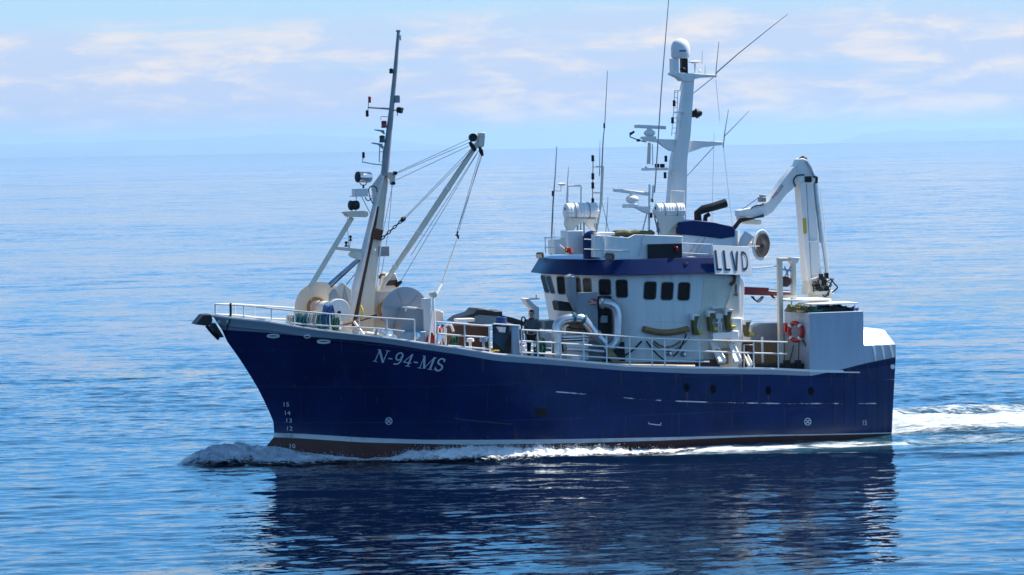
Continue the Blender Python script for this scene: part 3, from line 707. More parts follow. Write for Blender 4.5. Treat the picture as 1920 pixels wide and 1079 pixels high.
def smooth_path(pts, k=6):
    P_ = [Vector(p) for p in pts]; out = []
    for i in range(len(P_) - 1):
        p0, p1, p2, p3 = P_[max(i - 1, 0)], P_[i], P_[i + 1], P_[min(i + 2, len(P_) - 1)]
        for j in range(k):
            t = j / k; out.append(0.5 * ((2 * p1) + (p2 - p0) * t + (2 * p0 - 5 * p1 + 4 * p2 - p3) * t * t + (3 * p1 - p0 - 3 * p2 + p3) * t ** 3))
    out.append(P_[-1]); return out
def pp(l): return [at(x, y, Y) for x, y, Y in l]
fp = thing('fish_pipe', None, None, at(1100, 640, 3.0), parent=boat)
a = mk(); a.tube(smooth_path(pp([(1043, 668, 3.2), (1043, 640, 3.2), (1044, 614, 3.2), (1054, 601, 3.2), (1074, 596.5, 3.2), (1092, 599, 3.2), (1106, 614, 3.2), (1120, 631, 3.2), (1134, 645, 3.2)])), 0.175, 18); a.build('curved_pipe', GALV, fp)
a = mk(); a.tube(smooth_path(pp([(1124, 569, 2.9), (1138, 569, 3.0), (1151, 575, 3.05), (1157, 592, 3.05), (1156.5, 625, 3.05), (1153, 642, 3.05), (1142, 652, 3.05), (1130, 652, 3.05)])), 0.185, 18); a.build('curved_pipe', GALV, fp)
for p, d in (((1075.5, 596.5, 3.2), (-1, 0, 0.02)), ((1093, 600, 3.2), (-0.8, 0, -0.5)), ((1118, 628.5, 3.2), (-0.7, 0, -0.75)), ((1129, 569, 2.95), (-1, 0.2, 0))):
    a = mk(); q = at(*p); a.lathe(q - Vector(d).normalized() * 0.05, d, [(0.17, 0), (0.215, 0.002), (0.215, 0.10), (0.17, 0.102)], 20); a.build('flange', TEAL if p[0] < 1110 else GREY, fp)
a = mk(); A0 = at(1101, 607.5, 3.39); B0 = at(1113, 622, 3.39); a.bar(A0, B0, 0.008, 0.14, up=(0, 1, 0)); a.build('pipe_label', RED, fp)
text_on('Cflow', quad_fn([(1104, 606), (1115, 619.5), (1110.5, 623.5), (1099.5, 610)], lambda x, y: at(x, y, 3.402)), 'pipe_label_writing', WHITE_CLEAN, fp)
a = mk(); a.tpx([(1059, 628), (1059, 616), (1061, 611), (1066, 610)], 3.3, 0.03, 8); a.build('bent_tube', WHITE_CLEAN, boat)
a = mk(); a.bpx(1062, 640, 1104, 676, 3.0, 1.0); a.build('deck_locker', SIDE, boat, 0.03)
a = mk(); a.bpx(1056, 629, 1112, 633.5, 3.1, 1.3); a.bpx(1056, 635, 1108, 638, 3.05, 1.2); a.build('sorting_table', GALV, boat, 0.01)
a = mk(); a.bpx(1018, 625, 1036, 640, 2.0, 1.2); a.build('gutting_table', WHITE, boat, 0.02)
a = mk(); a.bpx(1021, 602, 1048, 618, 0.6, 1.0); a.build('winch_box', GREY, boat, 0.03)
a = mk(); a.ball(at(1080, 673, 3.3), 0.20, 12, (1.1, 1, 0.62)); a.build('vent_dome', WHITE_CLEAN, boat)
a = mk(); a.bpx(1104, 641, 1137, 677, 2.6, 0.7); a.build('pump_housing', GREY, boat, 0.03)

a = mk(); a.bpx(1138, 642, 1182, 678, 2.75, 0.4); a.build('gap_shade_box', DARK, boat)  # black box painting in the shade of a gap in the gear
a = mk(); a.tpx([(1062, 655), (1100, 657), (1132, 660)], 3.35, 0.07, 10); a.build('drain_pipe', GALV, boat)
a = mk(); a.tpx([(1062, 612), (1072, 616), (1098, 618), (1101, 630)], 3.1, 0.03, 7); a.tpx([(1050, 629), (1056, 660)], 3.2, 0.035, 7); a.build('control_cable', RUBBER, boat)
a = mk(); a.bpx(1066, 604, 1090, 622, 2.95, 0.35); a.build('control_box', WOOD, boat, 0.02)
a = mk(); a.tpx([(1122, 600), (1128, 590), (1136, 586), (1143, 592)], 2.75, 0.03, 7); a.build('pump_hose', RUBBER, boat)
a = mk(); a.bpx(1126, 592, 1140, 606, 2.75, 0.15); a.build('pump_motor', GREY, boat, 0.03)
for i_, (x0, y0, x1, y1) in enumerate(((1008, 644, 1036, 652), (1012, 655, 1034, 660), (1044, 648, 1062, 672))):
    a = mk(); a.bpx(x0, y0, x1, y1, 2.4 + .2 * i_, 0.6); a.build('deck_fitting', (GALV, GREY, SIDE)[i_], boat, 0.02)

# ---- hoses on the wall
a = mk(); pts = [at(1206 + 84 * i / 16, 617 + 7 * math.sin(math.pi * i / 16) , 3.14) for i in range(17)]
a.tube(smooth_path(pts, 2), 0.17, 12, flat=0.7); a.build('hose_roll', BROWN, boat)
def hang(x0, y0, x1, y1, sag, Y, r, m, name='hanging_hose'):
    a = mk(); a.tube([at(x0 + (x1 - x0) * t, y0 + (y1 - y0) * t + sag * 4 * t * (1 - t), Y) for t in np.linspace(0, 1, 17)], r, 7); a.build(name, m, boat)
hang(1203, 640, 1150, 672, 8, 3.1, 0.035, RUBBER); hang(1212, 640, 1246, 676, 3, 3.12, 0.03, RUBBER)
hang(1226, 640, 1276, 640, 11, 3.1, 0.035, BROWN); hang(1287, 626, 1262, 668, 8, 3.15, 0.03, RUBBER); hang(1222, 642, 1292, 634, 20, 3.13, 0.018, RUBBER)
for x, y in ((1254, 662), (1281, 664)):
    a = mk(); a.lathe(at(x, y, 3.05), (0, 1, 0), [(0.10, 0), (0.11, 0.06), (0.06, 0.12), (0.05, 0.2)], 14); a.build('valve', STEEL, boat)

# ---- longline gear on the aft deck
for x0, y0, h, Y in ((1299, 590, 39, 3.34), (1328, 584, 38, 3.36), (1361, 581, 38, 3.36), (1396, 601, 31, 2.4)):
    a = mk(); a.plate([(x0 + 1, y0), (x0 + 13, y0 + 2), (x0 + 10, y0 + h * .3), (x0 + 8, y0 + h * .6), (x0 + 14, y0 + h), (x0 + 4, y0 + h), (x0 + 2, y0 + h * .6), (x0 + 2, y0 + h * .3)], Y, 0.30)
    g = a.build('line_guide', OLIVE, boat, 0.02)
    a = mk(); a.plate([(x0 - 1, y0 - 1.5), (x0 + 14, y0 - 0.5), (x0 + 13, y0 + 3), (x0 + 3, y0 + 4), (x0 + 3, y0 + h * .28), (x0 + 0, y0 + h * .28)], Y + 0.06, 0.30); a.build('guide_cap', WHITE_CLEAN, g, 0.015)
    a = mk(); a.tube([at(x0 + 10, y0 + h * .85, Y + .05), at(x0 + 17, y0 + h * .85, Y + .05)], 0.07, 10); a.build('guide_roller', YELLOW, g)
for q in ([(1330, 641), (1339, 641), (1361, 679), (1347, 680)], [(1365, 643), (1374, 643), (1391, 679), (1377, 680)], [(1396, 669), (1402, 668), (1411, 685), (1403, 687)]):
    a = mk(); p = [at(q[0][0], q[0][1], 3.05), at(q[1][0], q[1][1], 3.05), at(q[2][0], q[2][1], 3.72), at(q[3][0], q[3][1], 3.72)]
    a.prism(p, (0, -0.05, -0.06)); ch = a.build('line_chute', WHITE_CLEAN, boat, 0.01)
    for k in (0, 1):
        a = mk(); a.bar(p[k] + Vector((0, 0, .03)), p[3 - k] + Vector((0, 0, .03)), .025, .10, up=(0, 0, 1)); a.build('chute_edge', WHITE_CLEAN, ch)
a = mk(); a.plate([(1320, 524), (1386, 526), (1385, 690), (1326, 690), (1312, 640), (1313, 585), (1318, 555)], 3.03, 0.05); a.build('warm_bounce_panel', CREAM, house, 0.01)  # added cream panel, paints in warm light bounced off the deck
a = mk(); a.tpx([(1341, 606), (1352, 606), (1352, 624)], 3.25, 0.03, 8); a.bpx(1337, 624, 1372, 636, 3.4, 0.4); a.bpx(1336, 575, 1357, 579, 3.3, 0.3); a.bpx(1342, 588, 1356, 598, 3.25, 0.25); a.bpx(1346, 598, 1352, 626, 3.2, .1); a.build('baiting_machine', SIDE, boat, 0.015)
a = mk(); a.bpx(1372, 596, 1392, 632, 3.25, 0.3); a.bpx(1371, 620, 1386, 642, 3.4, 0.4); a.build('machine_casing', WHITE, boat, 0.05)
a = mk(); a.bpx(1340, 655, 1372, 662, 3.35, 0.3); a.bpx(1344, 664, 1366, 684, 3.3, 0.3); a.build('line_hauler', WOOD, boat, 0.02)
a = mk(); a.bpx(1310, 676, 1350, 690, 3.45, 0.4); a.build('bait_tray', RUST, boat, 0.02)
a = mk(); a.bpx(1392, 641, 1474, 694, 1.2, 0.2); a.build('brown_bulkhead', WOOD, boat, 0.01)
a = mk(); a.plate([(1408, 640), (1410, 614), (1428, 607), (1476, 606.5), (1476, 640)], 1.3, 1.0); a.build('grey_hood', GREY, boat, 0.05)
a = mk(); a.bpx(1396, 642, 1416, 692, 2.4, 0.5); a.build('rust_locker', RUST, boat, 0.02)
a = mk(); a.tpx([(1395, 691), (1395, 647), (1413, 647), (1413, 690)], 2.8, 0.025, 7); a.tpx([(1429, 632), (1430, 680)], 2.6, 0.05, 8); a.build('pipe_frame', SIDE, boat)
a = mk(); a.bpx(1414, 684, 1512, 694, 3.2, 0.8); a.build('dark_hatch', DARK, boat, 0.02)
a = mk()
for x in (1478, 1499): a.bpx(x - 4, 676, x + 4, 690, 3.3, 0.3)
a.build('black_canister', RUBBER, boat, 0.02)
hang(1488, 648, 1480, 680, 2, 3.3, 0.022, RUBBER); hang(1498, 640, 1497, 682, 3, 3.3, 0.02, RUBBER); hang(1460, 642, 1461, 690, -3, 3.5, 0.022, RUBBER); hang(1504, 640, 1511, 650, -4, 3.4, 0.022, RUBBER)
a = mk(); a.plate([(1472, 612), (1476, 606), (1477, 622), (1472, 624)], 2.6, 0.2); a.build('red_alarm', RED, boat)
# front face of the stern house is warm white; its roof carries tables
a = mk(); a.bpx(1476, 561.5, 1558, 564.5, 2.6, 1.6); a.bpx(1522, 569, 1609, 571.5, 3.5, 1.3); a.build('net_table', WHITE_CLEAN, boat, 0.01)
a = mk()
for x in (1530, 1603): a.tpx([(x, 571), (x, 586)], 3.4, 0.03, 8)
for x in (1484, 1520, 1555): a.tpx([(x, 564), (x, 586)], 2.4, 0.03, 8)
a.build('table_leg', WHITE_CLEAN, boat)

# ---- gantry with sheave
a = mk(); a.bpx(1461, 484, 1469, 694, 2.3, 0.22); gantry = a.build('gantry', CREAM, boat, 0.02)
a = mk(); a.bpx(1485.5, 488, 1494, 562, 2.3, 0.22); a.bpx(1461, 484, 1492, 490, 2.36, 0.30); a.bpx(1466, 553, 1492, 558.5, 2.32, 0.2); a.build('gantry_frame', CREAM, gantry, 0.02)
a = mk(); a.plate([(1482, 482.5), (1501, 483.5), (1495, 495), (1487, 495)], 2.5, 0.45); a.build('rope_funnel', WHITE, gantry, 0.02)
a = mk(); c = at(1474, 528.5, 2.25); a.lathe((c.x, 2.1, c.z), (0, 1, 0), [(0.10, -0.02), (0.20, 0), (0.20, 0.03), (0.14, 0.06), (0.14, 0.10), (0.20, 0.13), (0.20, 0.16), (0.08, 0.18)], 22); a.build('sheave', RUST, gantry)
a = mk(); a.tpx([(1471, 500), (1478, 518)], 2.25, 0.03, 7); a.tpx([(1483, 500), (1472, 518)], 2.25, 0.03, 7); a.tpx([(1464, 505), (1490, 509)], 2.25, 0.035, 7); a.build('sheave_hanger', TROUGH, gantry)
a = mk(); a.tpx([(1411, 504), (1459, 499)], 2.3, 0.03, 8); a.build('gantry_stay', WHITE_CLEAN, gantry)
# folded dark red boom lying between wheelhouse and gantry
a = mk(); a.bar(at(1394, 548, 1.0), at(1487, 551, 1.0), 0.22, 0.20); a.bar(at(1394, 541, 1.0), at(1440, 543, 1.0), 0.2, 0.12); arm = a.build('red_derrick', REDHYD, boat, 0.015)
a = mk(); a.tpx([(1440, 544.5), (1484, 547)], 1.1, 0.05, 8); a.build('derrick_ram', STEEL, arm)
for k in range(3):
    a = mk(); a.tube([at(1408 + 10 * t * 2 + k * 2, 556 + 8 * math.sin(math.pi * t) * (1 + k * .2), 1.15) for t in np.linspace(0, 1, 10)], 0.018, 6); a.build('derrick_hose', RUBBER, arm)
a = mk(); a.tpx([(1445, 553), (1455, 562)], 1.1, 0.04, 7); a.build('derrick_foot', DARK, arm)

# ---- deck crane at the stern
YC = 0.6
a = mk(); c = at(1537, 552, YC); a.lathe((c.x, YC, dz(c.x)), (0, 0, 1), [(0.55, 0), (0.45, 0.1), (0.45, c.z - dz(c.x)), (0.55, c.z - dz(c.x) + 0.01), (0.55, c.z - dz(c.x) + 0.14)], 24); crane = a.build('deck_crane', CREAM, boat)
a = mk(); a.plate([(1515, 553), (1518, 524), (1534, 519), (1553, 524), (1556, 553)], YC + 0.35, 0.7); a.build('slew_housing', CREAM, crane, 0.04)
a = mk()
for i in range(16):
    x = 1532 + random.random() * 24; y = 522 + random.random() * 24; a.tube(smooth_path([at(x, y, YC + .42), at(x + random.uniform(-12, 14), y + random.uniform(-8, 12), YC + .55), at(x + random.uniform(-8, 12), y + random.uniform(2, 18), YC + .42)], 4), 0.022, 6)
a.tube(smooth_path([at(1556, 522, YC + .4), at(1566, 534, YC + .5), at(1570, 540, YC + .5), at(1560, 549, YC + .4)], 5), 0.03, 6); a.build('hydraulic_hoses', RUBBER, crane)
a = mk()
for x, y in ((1541, 519), (1551, 517), (1546, 530), (1535, 538), (1552, 542)): a.bpx(x - 3, y - 5, x + 3, y + 6, YC + .48, 0.16)
a.build('valve_block', DARK, crane, 0.01)
a = mk(); a.plate([(1500, 344), (1511, 340), (1521, 527), (1514, 527)], YC + 0.30, 0.60); a.plate([(1512, 340), (1525, 340), (1542, 527), (1522, 527)], YC + 0.20, 0.45); a.build('main_boom', WHITE, crane, 0.02)
a = mk(); a.tpx([(1528, 340), (1535, 400), (1541, 455)], YC + 0.1, [0.10] * 3, 14); a.build('lift_cylinder', GALV, crane)
a = mk(); a.tpx([(1541, 450), (1549, 518)], YC + 0.1, 0.055, 12); a.build('cylinder_rod', STEEL, crane)
a = mk(); a.tpx([(1533, 350), (1552, 515)], YC - 0.1, 0.035, 8); a.tpx([(1537, 350), (1546, 420), (1555, 515)], YC - 0.15, 0.02, 6); a.build('boom_hose', SIDE, crane)
a = mk(); a.plate([(1494, 316), (1499, 299), (1506, 297), (1513, 300), (1528, 322), (1532, 340), (1525, 345), (1501, 345), (1497, 338)], YC + 0.28, 0.56); a.build('knuckle', WHITE, crane, 0.03)
a = mk(); a.tpx([(1500, 302), (1506, 297.5), (1511, 300)], YC + 0.05, 0.11, 10); a.bpx(1510, 331, 1522, 342, YC + .34, 0.2); a.tpx([(1524, 330), (1531, 334), (1530, 344)], YC + .25, 0.07, 8); a.build('knuckle_fitting', DARK, crane)
a = mk(); a.tpx([(1512, 302), (1520, 314), (1527, 330)], YC + .33, 0.05, 10); a.build('link_rod', STEEL, crane)
a = mk(); a.plate([(1499, 306), (1505, 312), (1499, 345), (1492, 350), (1474, 366), (1449, 398), (1440, 404), (1430, 408), (1386, 406), (1386, 395), (1422, 388), (1441, 378), (1467, 341), (1487, 315)], YC + 0.24, 0.48); a.build('outer_boom', WHITE, crane, 0.02)
a = mk(); a.plate([(1389, 412), (1400, 410), (1428, 413), (1428, 420), (1424, 422), (1400, 421)], YC + .2, 0.4); a.plate([(1386, 395), (1398, 394), (1398, 412), (1388, 414)], YC + .2, 0.4); a.build('boom_nose', CREAM, crane, 0.02)
a = mk(); a.bpx(1426, 370, 1437, 379, YC + .2, 0.3); a.tpx([(1424, 368), (1436, 367)], YC + .1, 0.05, 8); a.build('boom_winch', GREY, crane, 0.02)
for k in range(4):
    a = mk(); a.tube(smooth_path([at(1432, 406 - k, YC + .27 + k * .03), at(1410, 409 + k * .5, YC + .3), at(1390, 410 + k * 2, YC + .32), at(1380, 420 + k * 2.5, YC + .3), at(1372 + k, 430 + k, YC + .2)], 5), 0.035, 7); a.build('nose_hose', RUBBER, crane)
a = mk(); a.tube(smooth_path([at(1492, 350, YC + .3), at(1488, 340, YC + .35), at(1494, 330, YC + .35), at(1508, 328, YC + .3)], 5), 0.03, 7); a.tube(smooth_path([at(1432, 384, YC + .27), at(1418, 386, YC + .3), at(1408, 391, YC + .3)], 4), 0.03, 7); a.build('boom_hose', RUBBER, crane)
text_on('MIL', quad_fn([(1446.5, 369.5), (1457.5, 355.5), (1461.5, 360), (1450.5, 374)], lambda x, y: at(x, y, YC + .252)), 'boom_lettering', RED, crane)
text_on('LER', quad_fn([(1458, 355), (1466, 345), (1470, 349.5), (1462, 359.5)], lambda x, y: at(x, y, YC + .252)), 'boom_lettering', INK, crane)
a = mk(); a.plate([(1504.5, 410), (1511.5, 409), (1513, 438), (1506.5, 439)], YC + .304, 0.002); a.build('warning_plate', YELLOW, crane)
a = mk(); a.tpx([(1514, 453), (1531, 453)], YC + .24, 0.025, 6); a.build('boom_band', WHITE_CLEAN, crane)
a = mk(); a.tpx([(1386, 397), (1424, 370)], YC, 0.012, 5); a.build('crane_wire', WIRE, crane)
# line hauler drum beside the call sign
a = mk(); c = at(1426, 460, 1.8); ax = Vector((-0.55, 0.82, -0.05)).normalized()
a.lathe(c - ax * 0.10, ax, [(0.10, -0.3), (0.12, 0), (0.42, 0.06), (0.58, 0.10), (0.60, 0.14), (0.57, 0.16), (0.40, 0.12), (0.26, 0.05), (0.05, 0.02)], 30); haul = a.build('hauling_disc', WHITE, boat)
a = mk(); a.lathe(c + ax * 0.03, ax, [(0.44, 0.06), (0.45, 0.09), (0.30, 0.06), (0.12, 0.10), (0.05, 0.14)], 24); a.build('disc_hub', HUBD, haul)
a = mk(); a.tube([c - ax * 0.2, c - ax * 0.6], 0.1, 10); a.tpx([(1404, 440), (1396, 452), (1390, 465)], 1.8, [0.22, 0.2, 0.16], 12); a.tpx([(1378, 432), (1378, 470)], 1.5, 0.16, 12); a.build('disc_motor', SIDE, haul)

# ---- main mast
mast = thing('main_mast', None, None, at(1262, 442, 0), parent=boat)
def mast_sec(y, xa, xb, dy): return at(xa, y, 0).x, at(xb, y, 0).x, (at(xa, y, 0).z + at(xb, y, 0).z) / 2, dy
a = mk(); secs = [mast_sec(446, 1246, 1280, .42), mast_sec(301, 1257.5, 1284, .34), mast_sec(260, 1267, 1290, .30), mast_sec(150, 1281.5, 1298, .22), mast_sec(141, 1281.5, 1299, .22)]
vs = []
for x0, x1, z, d in secs: vs += [(x0, d / 2 + .05, z), (x0 - 0.10, d / 2 + .12, z), (x1, d / 2 + .12, z), (x1, -d / 2, z), (x0, -d / 2, z)]
fs = [tuple(range(5)), tuple(20 + j for j in range(4, -1, -1))]
for i in range(4):
    for j in range(5): fs.append((i * 5 + j, (i + 1) * 5 + j, (i + 1) * 5 + (j + 1) % 5, i * 5 + (j + 1) % 5))
a.add(vs, fs).build('mast_column', WHITE, mast, 0.012)
a = mk(); a.plate([(1209, 259), (1235, 261), (1266, 262), (1266, 284), (1258, 283), (1247, 276), (1236, 268), (1209, 264)], 0.14, 0.28); a.plate([(1288, 263), (1355, 266.5), (1356, 272), (1340, 274), (1318, 277), (1302, 283), (1288, 288)], 0.14, 0.28); a.build('crosstree', WHITE, mast, 0.01)
a = mk(); a.plate([(1261, 136), (1297, 138), (1342, 141), (1341, 145), (1315, 146), (1302, 149), (1297, 153), (1280, 152), (1274, 146), (1261, 140)], 0.26, 0.52); a.build('top_platform', WHITE, mast, 0.01)
a = mk(); a.bpx(1262, 110, 1273, 138, 0.22, 0.40); a.build('dome_leg', WHITE, mast, 0.01)
a = mk(); a.bpx(1279, 110, 1290, 138, 0.05, 0.25); a.tpx([(1276, 128), (1284, 132)], 0.1, 0.08, 8); a.build('dome_gear', DARK, mast, 0.01)
a = mk(); c = at(1276, 110, 0.05); a.lathe((c.x, 0.05, c.z), (0, 0, 1), [(0.26, 0), (0.33, 0.03), (0.36, 0.10), (0.365, 0.36), (0.345, 0.50), (0.29, 0.62), (0.20, 0.70), (0.10, 0.745), (0.01, 0.755)], 32); dome = a.build('satellite_dome', WHITE_CLEAN, mast)
a = mk()
for t in range(9):
    q0 = R(62 + 5 * t); q1 = R(62 + 5 * (t + 1)); r_ = 0.369; z_ = c.z + 0.25
    a.add([(c.x + r_ * math.cos(q0), .05 + r_ * math.sin(q0), z_), (c.x + r_ * math.cos(q1), .05 + r_ * math.sin(q1), z_), (c.x + r_ * math.cos(q1), .05 + r_ * math.sin(q1), z_ + .055), (c.x + r_ * math.cos(q0), .05 + r_ * math.sin(q0), z_ + .055)], [(0, 1, 2, 3)])
a.build('dome_lettering', BLUER, mast)
def radar(bar_px, box_px, base, Y, parent):
    (xa, ya), (xb, yb), h = bar_px; a = mk(); a.bar(at(xa, ya, Y), at(xb, yb, Y), 0.14, h); a.build('radar_scanner', SIDE, parent, 0.02)
    x, y, rx, ry = box_px; a = mk(); c = at(x, y, Y); a.ball(c, 1.0, 14, (rx * PX, rx * PX * .8, ry * PX)); a.tube([c, c + Vector((0, 0, ry * PX + .06))], 0.10, 10); a.build('radar_gearbox', WHITE, parent)
    x0, y0, x1, y1 = base; a = mk(); a.bpx(x0, y0, x1, y1, Y + .2, 0.4); a.build('radar_base', WHITE, parent, 0.02)
radar(((1190, 237), (1248, 240), 0.13), (1218, 250, 11.5, 7), (1207, 256, 1231, 261), 0.0, mast)
a = mk(); a.tpx([(1182, 248), (1181, 257)], 0, 0.02, 6); a.tpx([(1181, 253), (1189, 247)], 0, 0.045, 8); a.tpx([(1181, 257), (1197, 263), (1212, 267)], 0, 0.022, 6); a.bpx(1195, 261, 1200, 266, .05, .1); a.build('wind_vane', DARK, mast)
a = mk(); a.tube([at(1217.5, 268, 0), at(1216, 308, 0)], [0.06, 0.075], 12); a.build('antenna_tube', CREAM, mast)
a = mk(); a.tpx([(1223, 270), (1224, 310)], 0.1, 0.02, 6); a.bpx(1211, 315, 1252, 320, 0.3, 0.5); a.tpx([(1210, 313), (1216, 320)], .2, 0.04, 6); a.build('lamp_platform', SIDE, mast)
for x, y in ((1232, 311), (1242, 311)): floodlight(x, y, 0.3, 0.17, mast, (0.5, 0.8, -0.2))
def lantern(x, y, Y, parent, m=DARK, r=0.055, h=0.24, name='mast_lamp'):
    c = at(x, y, Y); a = mk(); a.lathe(c - Vector((0, 0, h / 2)), (0, 0, 1), [(r * .7, 0), (r * 1.15, 0.02), (r, h * .3), (r, h * .7), (r * 1.1, h - 0.03), (r * .5, h)], 14); return a.build(name, m, parent)
for x, y, m in ((1264, 194, DARK), (1261, 226, DARK), (1248.5, 298, DARK), (1247, 329, DARK)): lantern(x, y, 0.2, mast, m, 0.055, 0.24)
a = mk(); a.tpx([(1265, 170), (1263, 212), (1259, 255)], 0.22, 0.015, 6); a.tpx([(1271, 170), (1268, 255)], 0.22, 0.015, 6)
for i in range(9): a.tpx([(1265 - i * .7, 174 + i * 9.5), (1271 - i * .4, 174 + i * 9.5)], 0.22, 0.012, 5)
a.tpx([(1265, 170), (1276, 171)], .22, .015, 6); a.tpx([(1279, 152), (1275, 170)], .22, .02, 6); a.build('mast_ladder', SIDE, mast)
a = mk(); a.bpx(1268, 209.5, 1283, 212, 0.4, 0.2); a.tpx([(1268, 220), (1278, 243)], .3, .02, 6); a.build('lamp_shelf', WHITE_CLEAN, mast); a = mk(); a.bpx(1252, 316, 1270, 318.5, 0.4, 0.2); a.tpx([(1252, 323), (1262, 346)], .3, .02, 6); a.build('lamp_shelf', WHITE_CLEAN, mast)
a = mk(); c = at(1293, 215, 0); a.lathe(c, (-0.97, 0.2, 0.12), [(0.05, 0), (0.12, 0.06), (0.14, 0.2), (0.20, 0.26), (0.10, 0.46), (0.01, 0.50)], 16); a.build('mast_horn', DARK, mast)
def mushroom(x, y0, y1, w, Y, parent, m=WHITE_CLEAN):
    c = at(x, y0, Y); a = mk(); r = w * PX / 2; a.lathe(c - Vector((0, 0, 0.09)), (0, 0, 1), [(r * .45, 0), (r * .6, 0.03), (r, 0.045), (r, 0.07), (r * .5, 0.10), (0.01, 0.11)], 20); a.tube([c - Vector((0, 0, 0.05)), at(x, y1, Y)], 0.03, 8); a.build('satnav_antenna', m, parent)
mushroom(1303, 115, 138, 26, 0.0, mast); mushroom(1312, 131, 139, 5, 0.1, mast)
def whip(pts, Y, r0, parent, m=GREY, name='whip_antenna'):
    a = mk(); k = len(pts); a.tube([at(x, y, Y) for x, y in pts], [r0 * (1 - 0.62 * i / (k - 1)) for i in range(k)], 6); a.build(name, m, parent)
whip([(1342, 146), (1343, 128), (1348, 79)], 0, 0.028, mast); whip([(1322, 140), (1322, 122)], 0, 0.016, mast); whip([(1316, 120), (1317, 96)], 0, 0.014, mast)
whip([(1343, 137), (1383, 102), (1440, 56), (1477, 27)], 0, 0.028, mast); whip([(1356, 277), (1359, 248), (1366, 206)], 0, 0.028, mast); whip([(1357, 257), (1380, 234), (1405, 208)], 0, 0.02, mast)
for p in ([(1338, 145), (1297, 178)], [(1339, 275), (1282, 337)]):
    a = mk(); a.tpx(p, 0.0, 0.02, 6); a.build('crosstree_stay', SIDE, mast)
for p in ([(1342, 150), (1350, 230)], [(1356, 274), (1368, 380), (1374, 425)], [(1339, 250), (1337, 330), (1334, 455)]):
    a = mk(); a.tpx(p, 0.1, 0.009, 5); a.build('halyard', SIDE, mast)
whip([(1227, 362), (1229, 340), (1240, 170), (1250.5, 40), (1257, -40)], 1.2, 0.032, house)
# radar post, frames and aerials on the roof
radar(((1150, 356.5), (1216, 364.5), 0.13), (1185.5, 374, 13, 8), (1173, 383, 1197, 390), 0.9, house)
a = mk(); a.plate([(1176, 386), (1218, 388), (1218, 402), (1208, 399), (1196, 392)], 1.0, 0.2); a.build('radar_arm', WHITE, house, 0.01)
a = mk(); a.tpx([(1218, 346), (1216.5, 444)], 0.95, 0.045, 8); a.build('radar_post', GALV, house); a = mk(); a.tpx([(1225, 348), (1223, 378)], 0.95, 0.04, 8); a.build('radar_post', GALV, house); a = mk(); a.tpx([(1213, 400), (1204, 436)], 0.95, 0.03, 7); a.build('radar_leg', GALV, house); a = mk(); a.tpx([(1224, 394), (1236, 444)], 0.95, 0.03, 7); a.build('radar_leg', GALV, house); a = mk(); a.tpx([(1208, 440), (1198, 482)], 2.78, 0.016, 6); a.build('radar_cable', GALV, house)
lantern(1223, 376, 1.0, house, DARK, 0.045, 0.14); lantern(1221, 404, 1.1, house, DARK, 0.05, 0.2)
for xa, xb, y, yb, Y in ((1064.5, 1089.5, 348, 446, 0.7), (1257.5, 1283, 357.5, 444, 0.9)):
    a = mk(); a.tpx([(xa, yb), (xa, y), (xb, y + 1.5), (xb - 1, yb)], Y, 0.032, 8); a.build('raft_frame', SIDE, house)
a = mk(); a.bpx(1068, 347, 1089, 350.5, 0.72, 0.3); a.build('aerial_plate', WHITE, house)
a = mk(); c = at(1054, 346, 0.6); a.lathe(c, (0, 0, 1), [(0.05, -0.05), (0.17, -0.01), (0.17, 0.02), (0.08, 0.055), (0.01, 0.06)], 20); a.tpx([(1052, 348), (1051.5, 359), (1041, 358)], 0.6, 0.016, 6); a.build('satnav_antenna', WHITE_CLEAN, house)
whip([(1033, 478), (1037, 380), (1041, 330), (1044, 275)], 0.6, 0.038, house); whip([(1039, 475), (1039, 430)], 0.7, 0.016, house); lantern(1036.5, 363, .6, house, DARK, .04, .2)
whip([(1062, 400), (1064, 345), (1066, 313)], 0.7, 0.026, house); whip([(1124, 330), (1125, 263)], 0.5, 0.018, house)
whip([(1128, 325), (1131, 262), (1134, 232), (1139, 133)], 0.5, 0.03, house); lantern(1133, 236, .5, house, DARK, .035, .2, 'antenna_joint')
whip([(1135, 452), (1138, 405), (1140, 369)], 2.0, 0.024, house)
a = mk()
a.tpx([(1130, 312), (1127, 380), (1117, 436)], 0.5, 0.055, 8); a.tpx([(1113, 313), (1130, 313)], .5, .03, 6); a.tpx([(1111, 362), (1128, 362)], .5, .025, 6); a.tpx([(1129, 380), (1142, 436)], 0.3, 0.015, 5); a.build('lamp_mast', CREAM, house)
a = mk(); a.tpx([(1112, 296), (1111, 384)], 0.5, 0.016, 6); a.build('lamp_mast_rod', DARK, house)
for y in (297, 331, 348, 378): lantern(1111.5, y, 0.5, house, DARK, 0.055, 0.25)

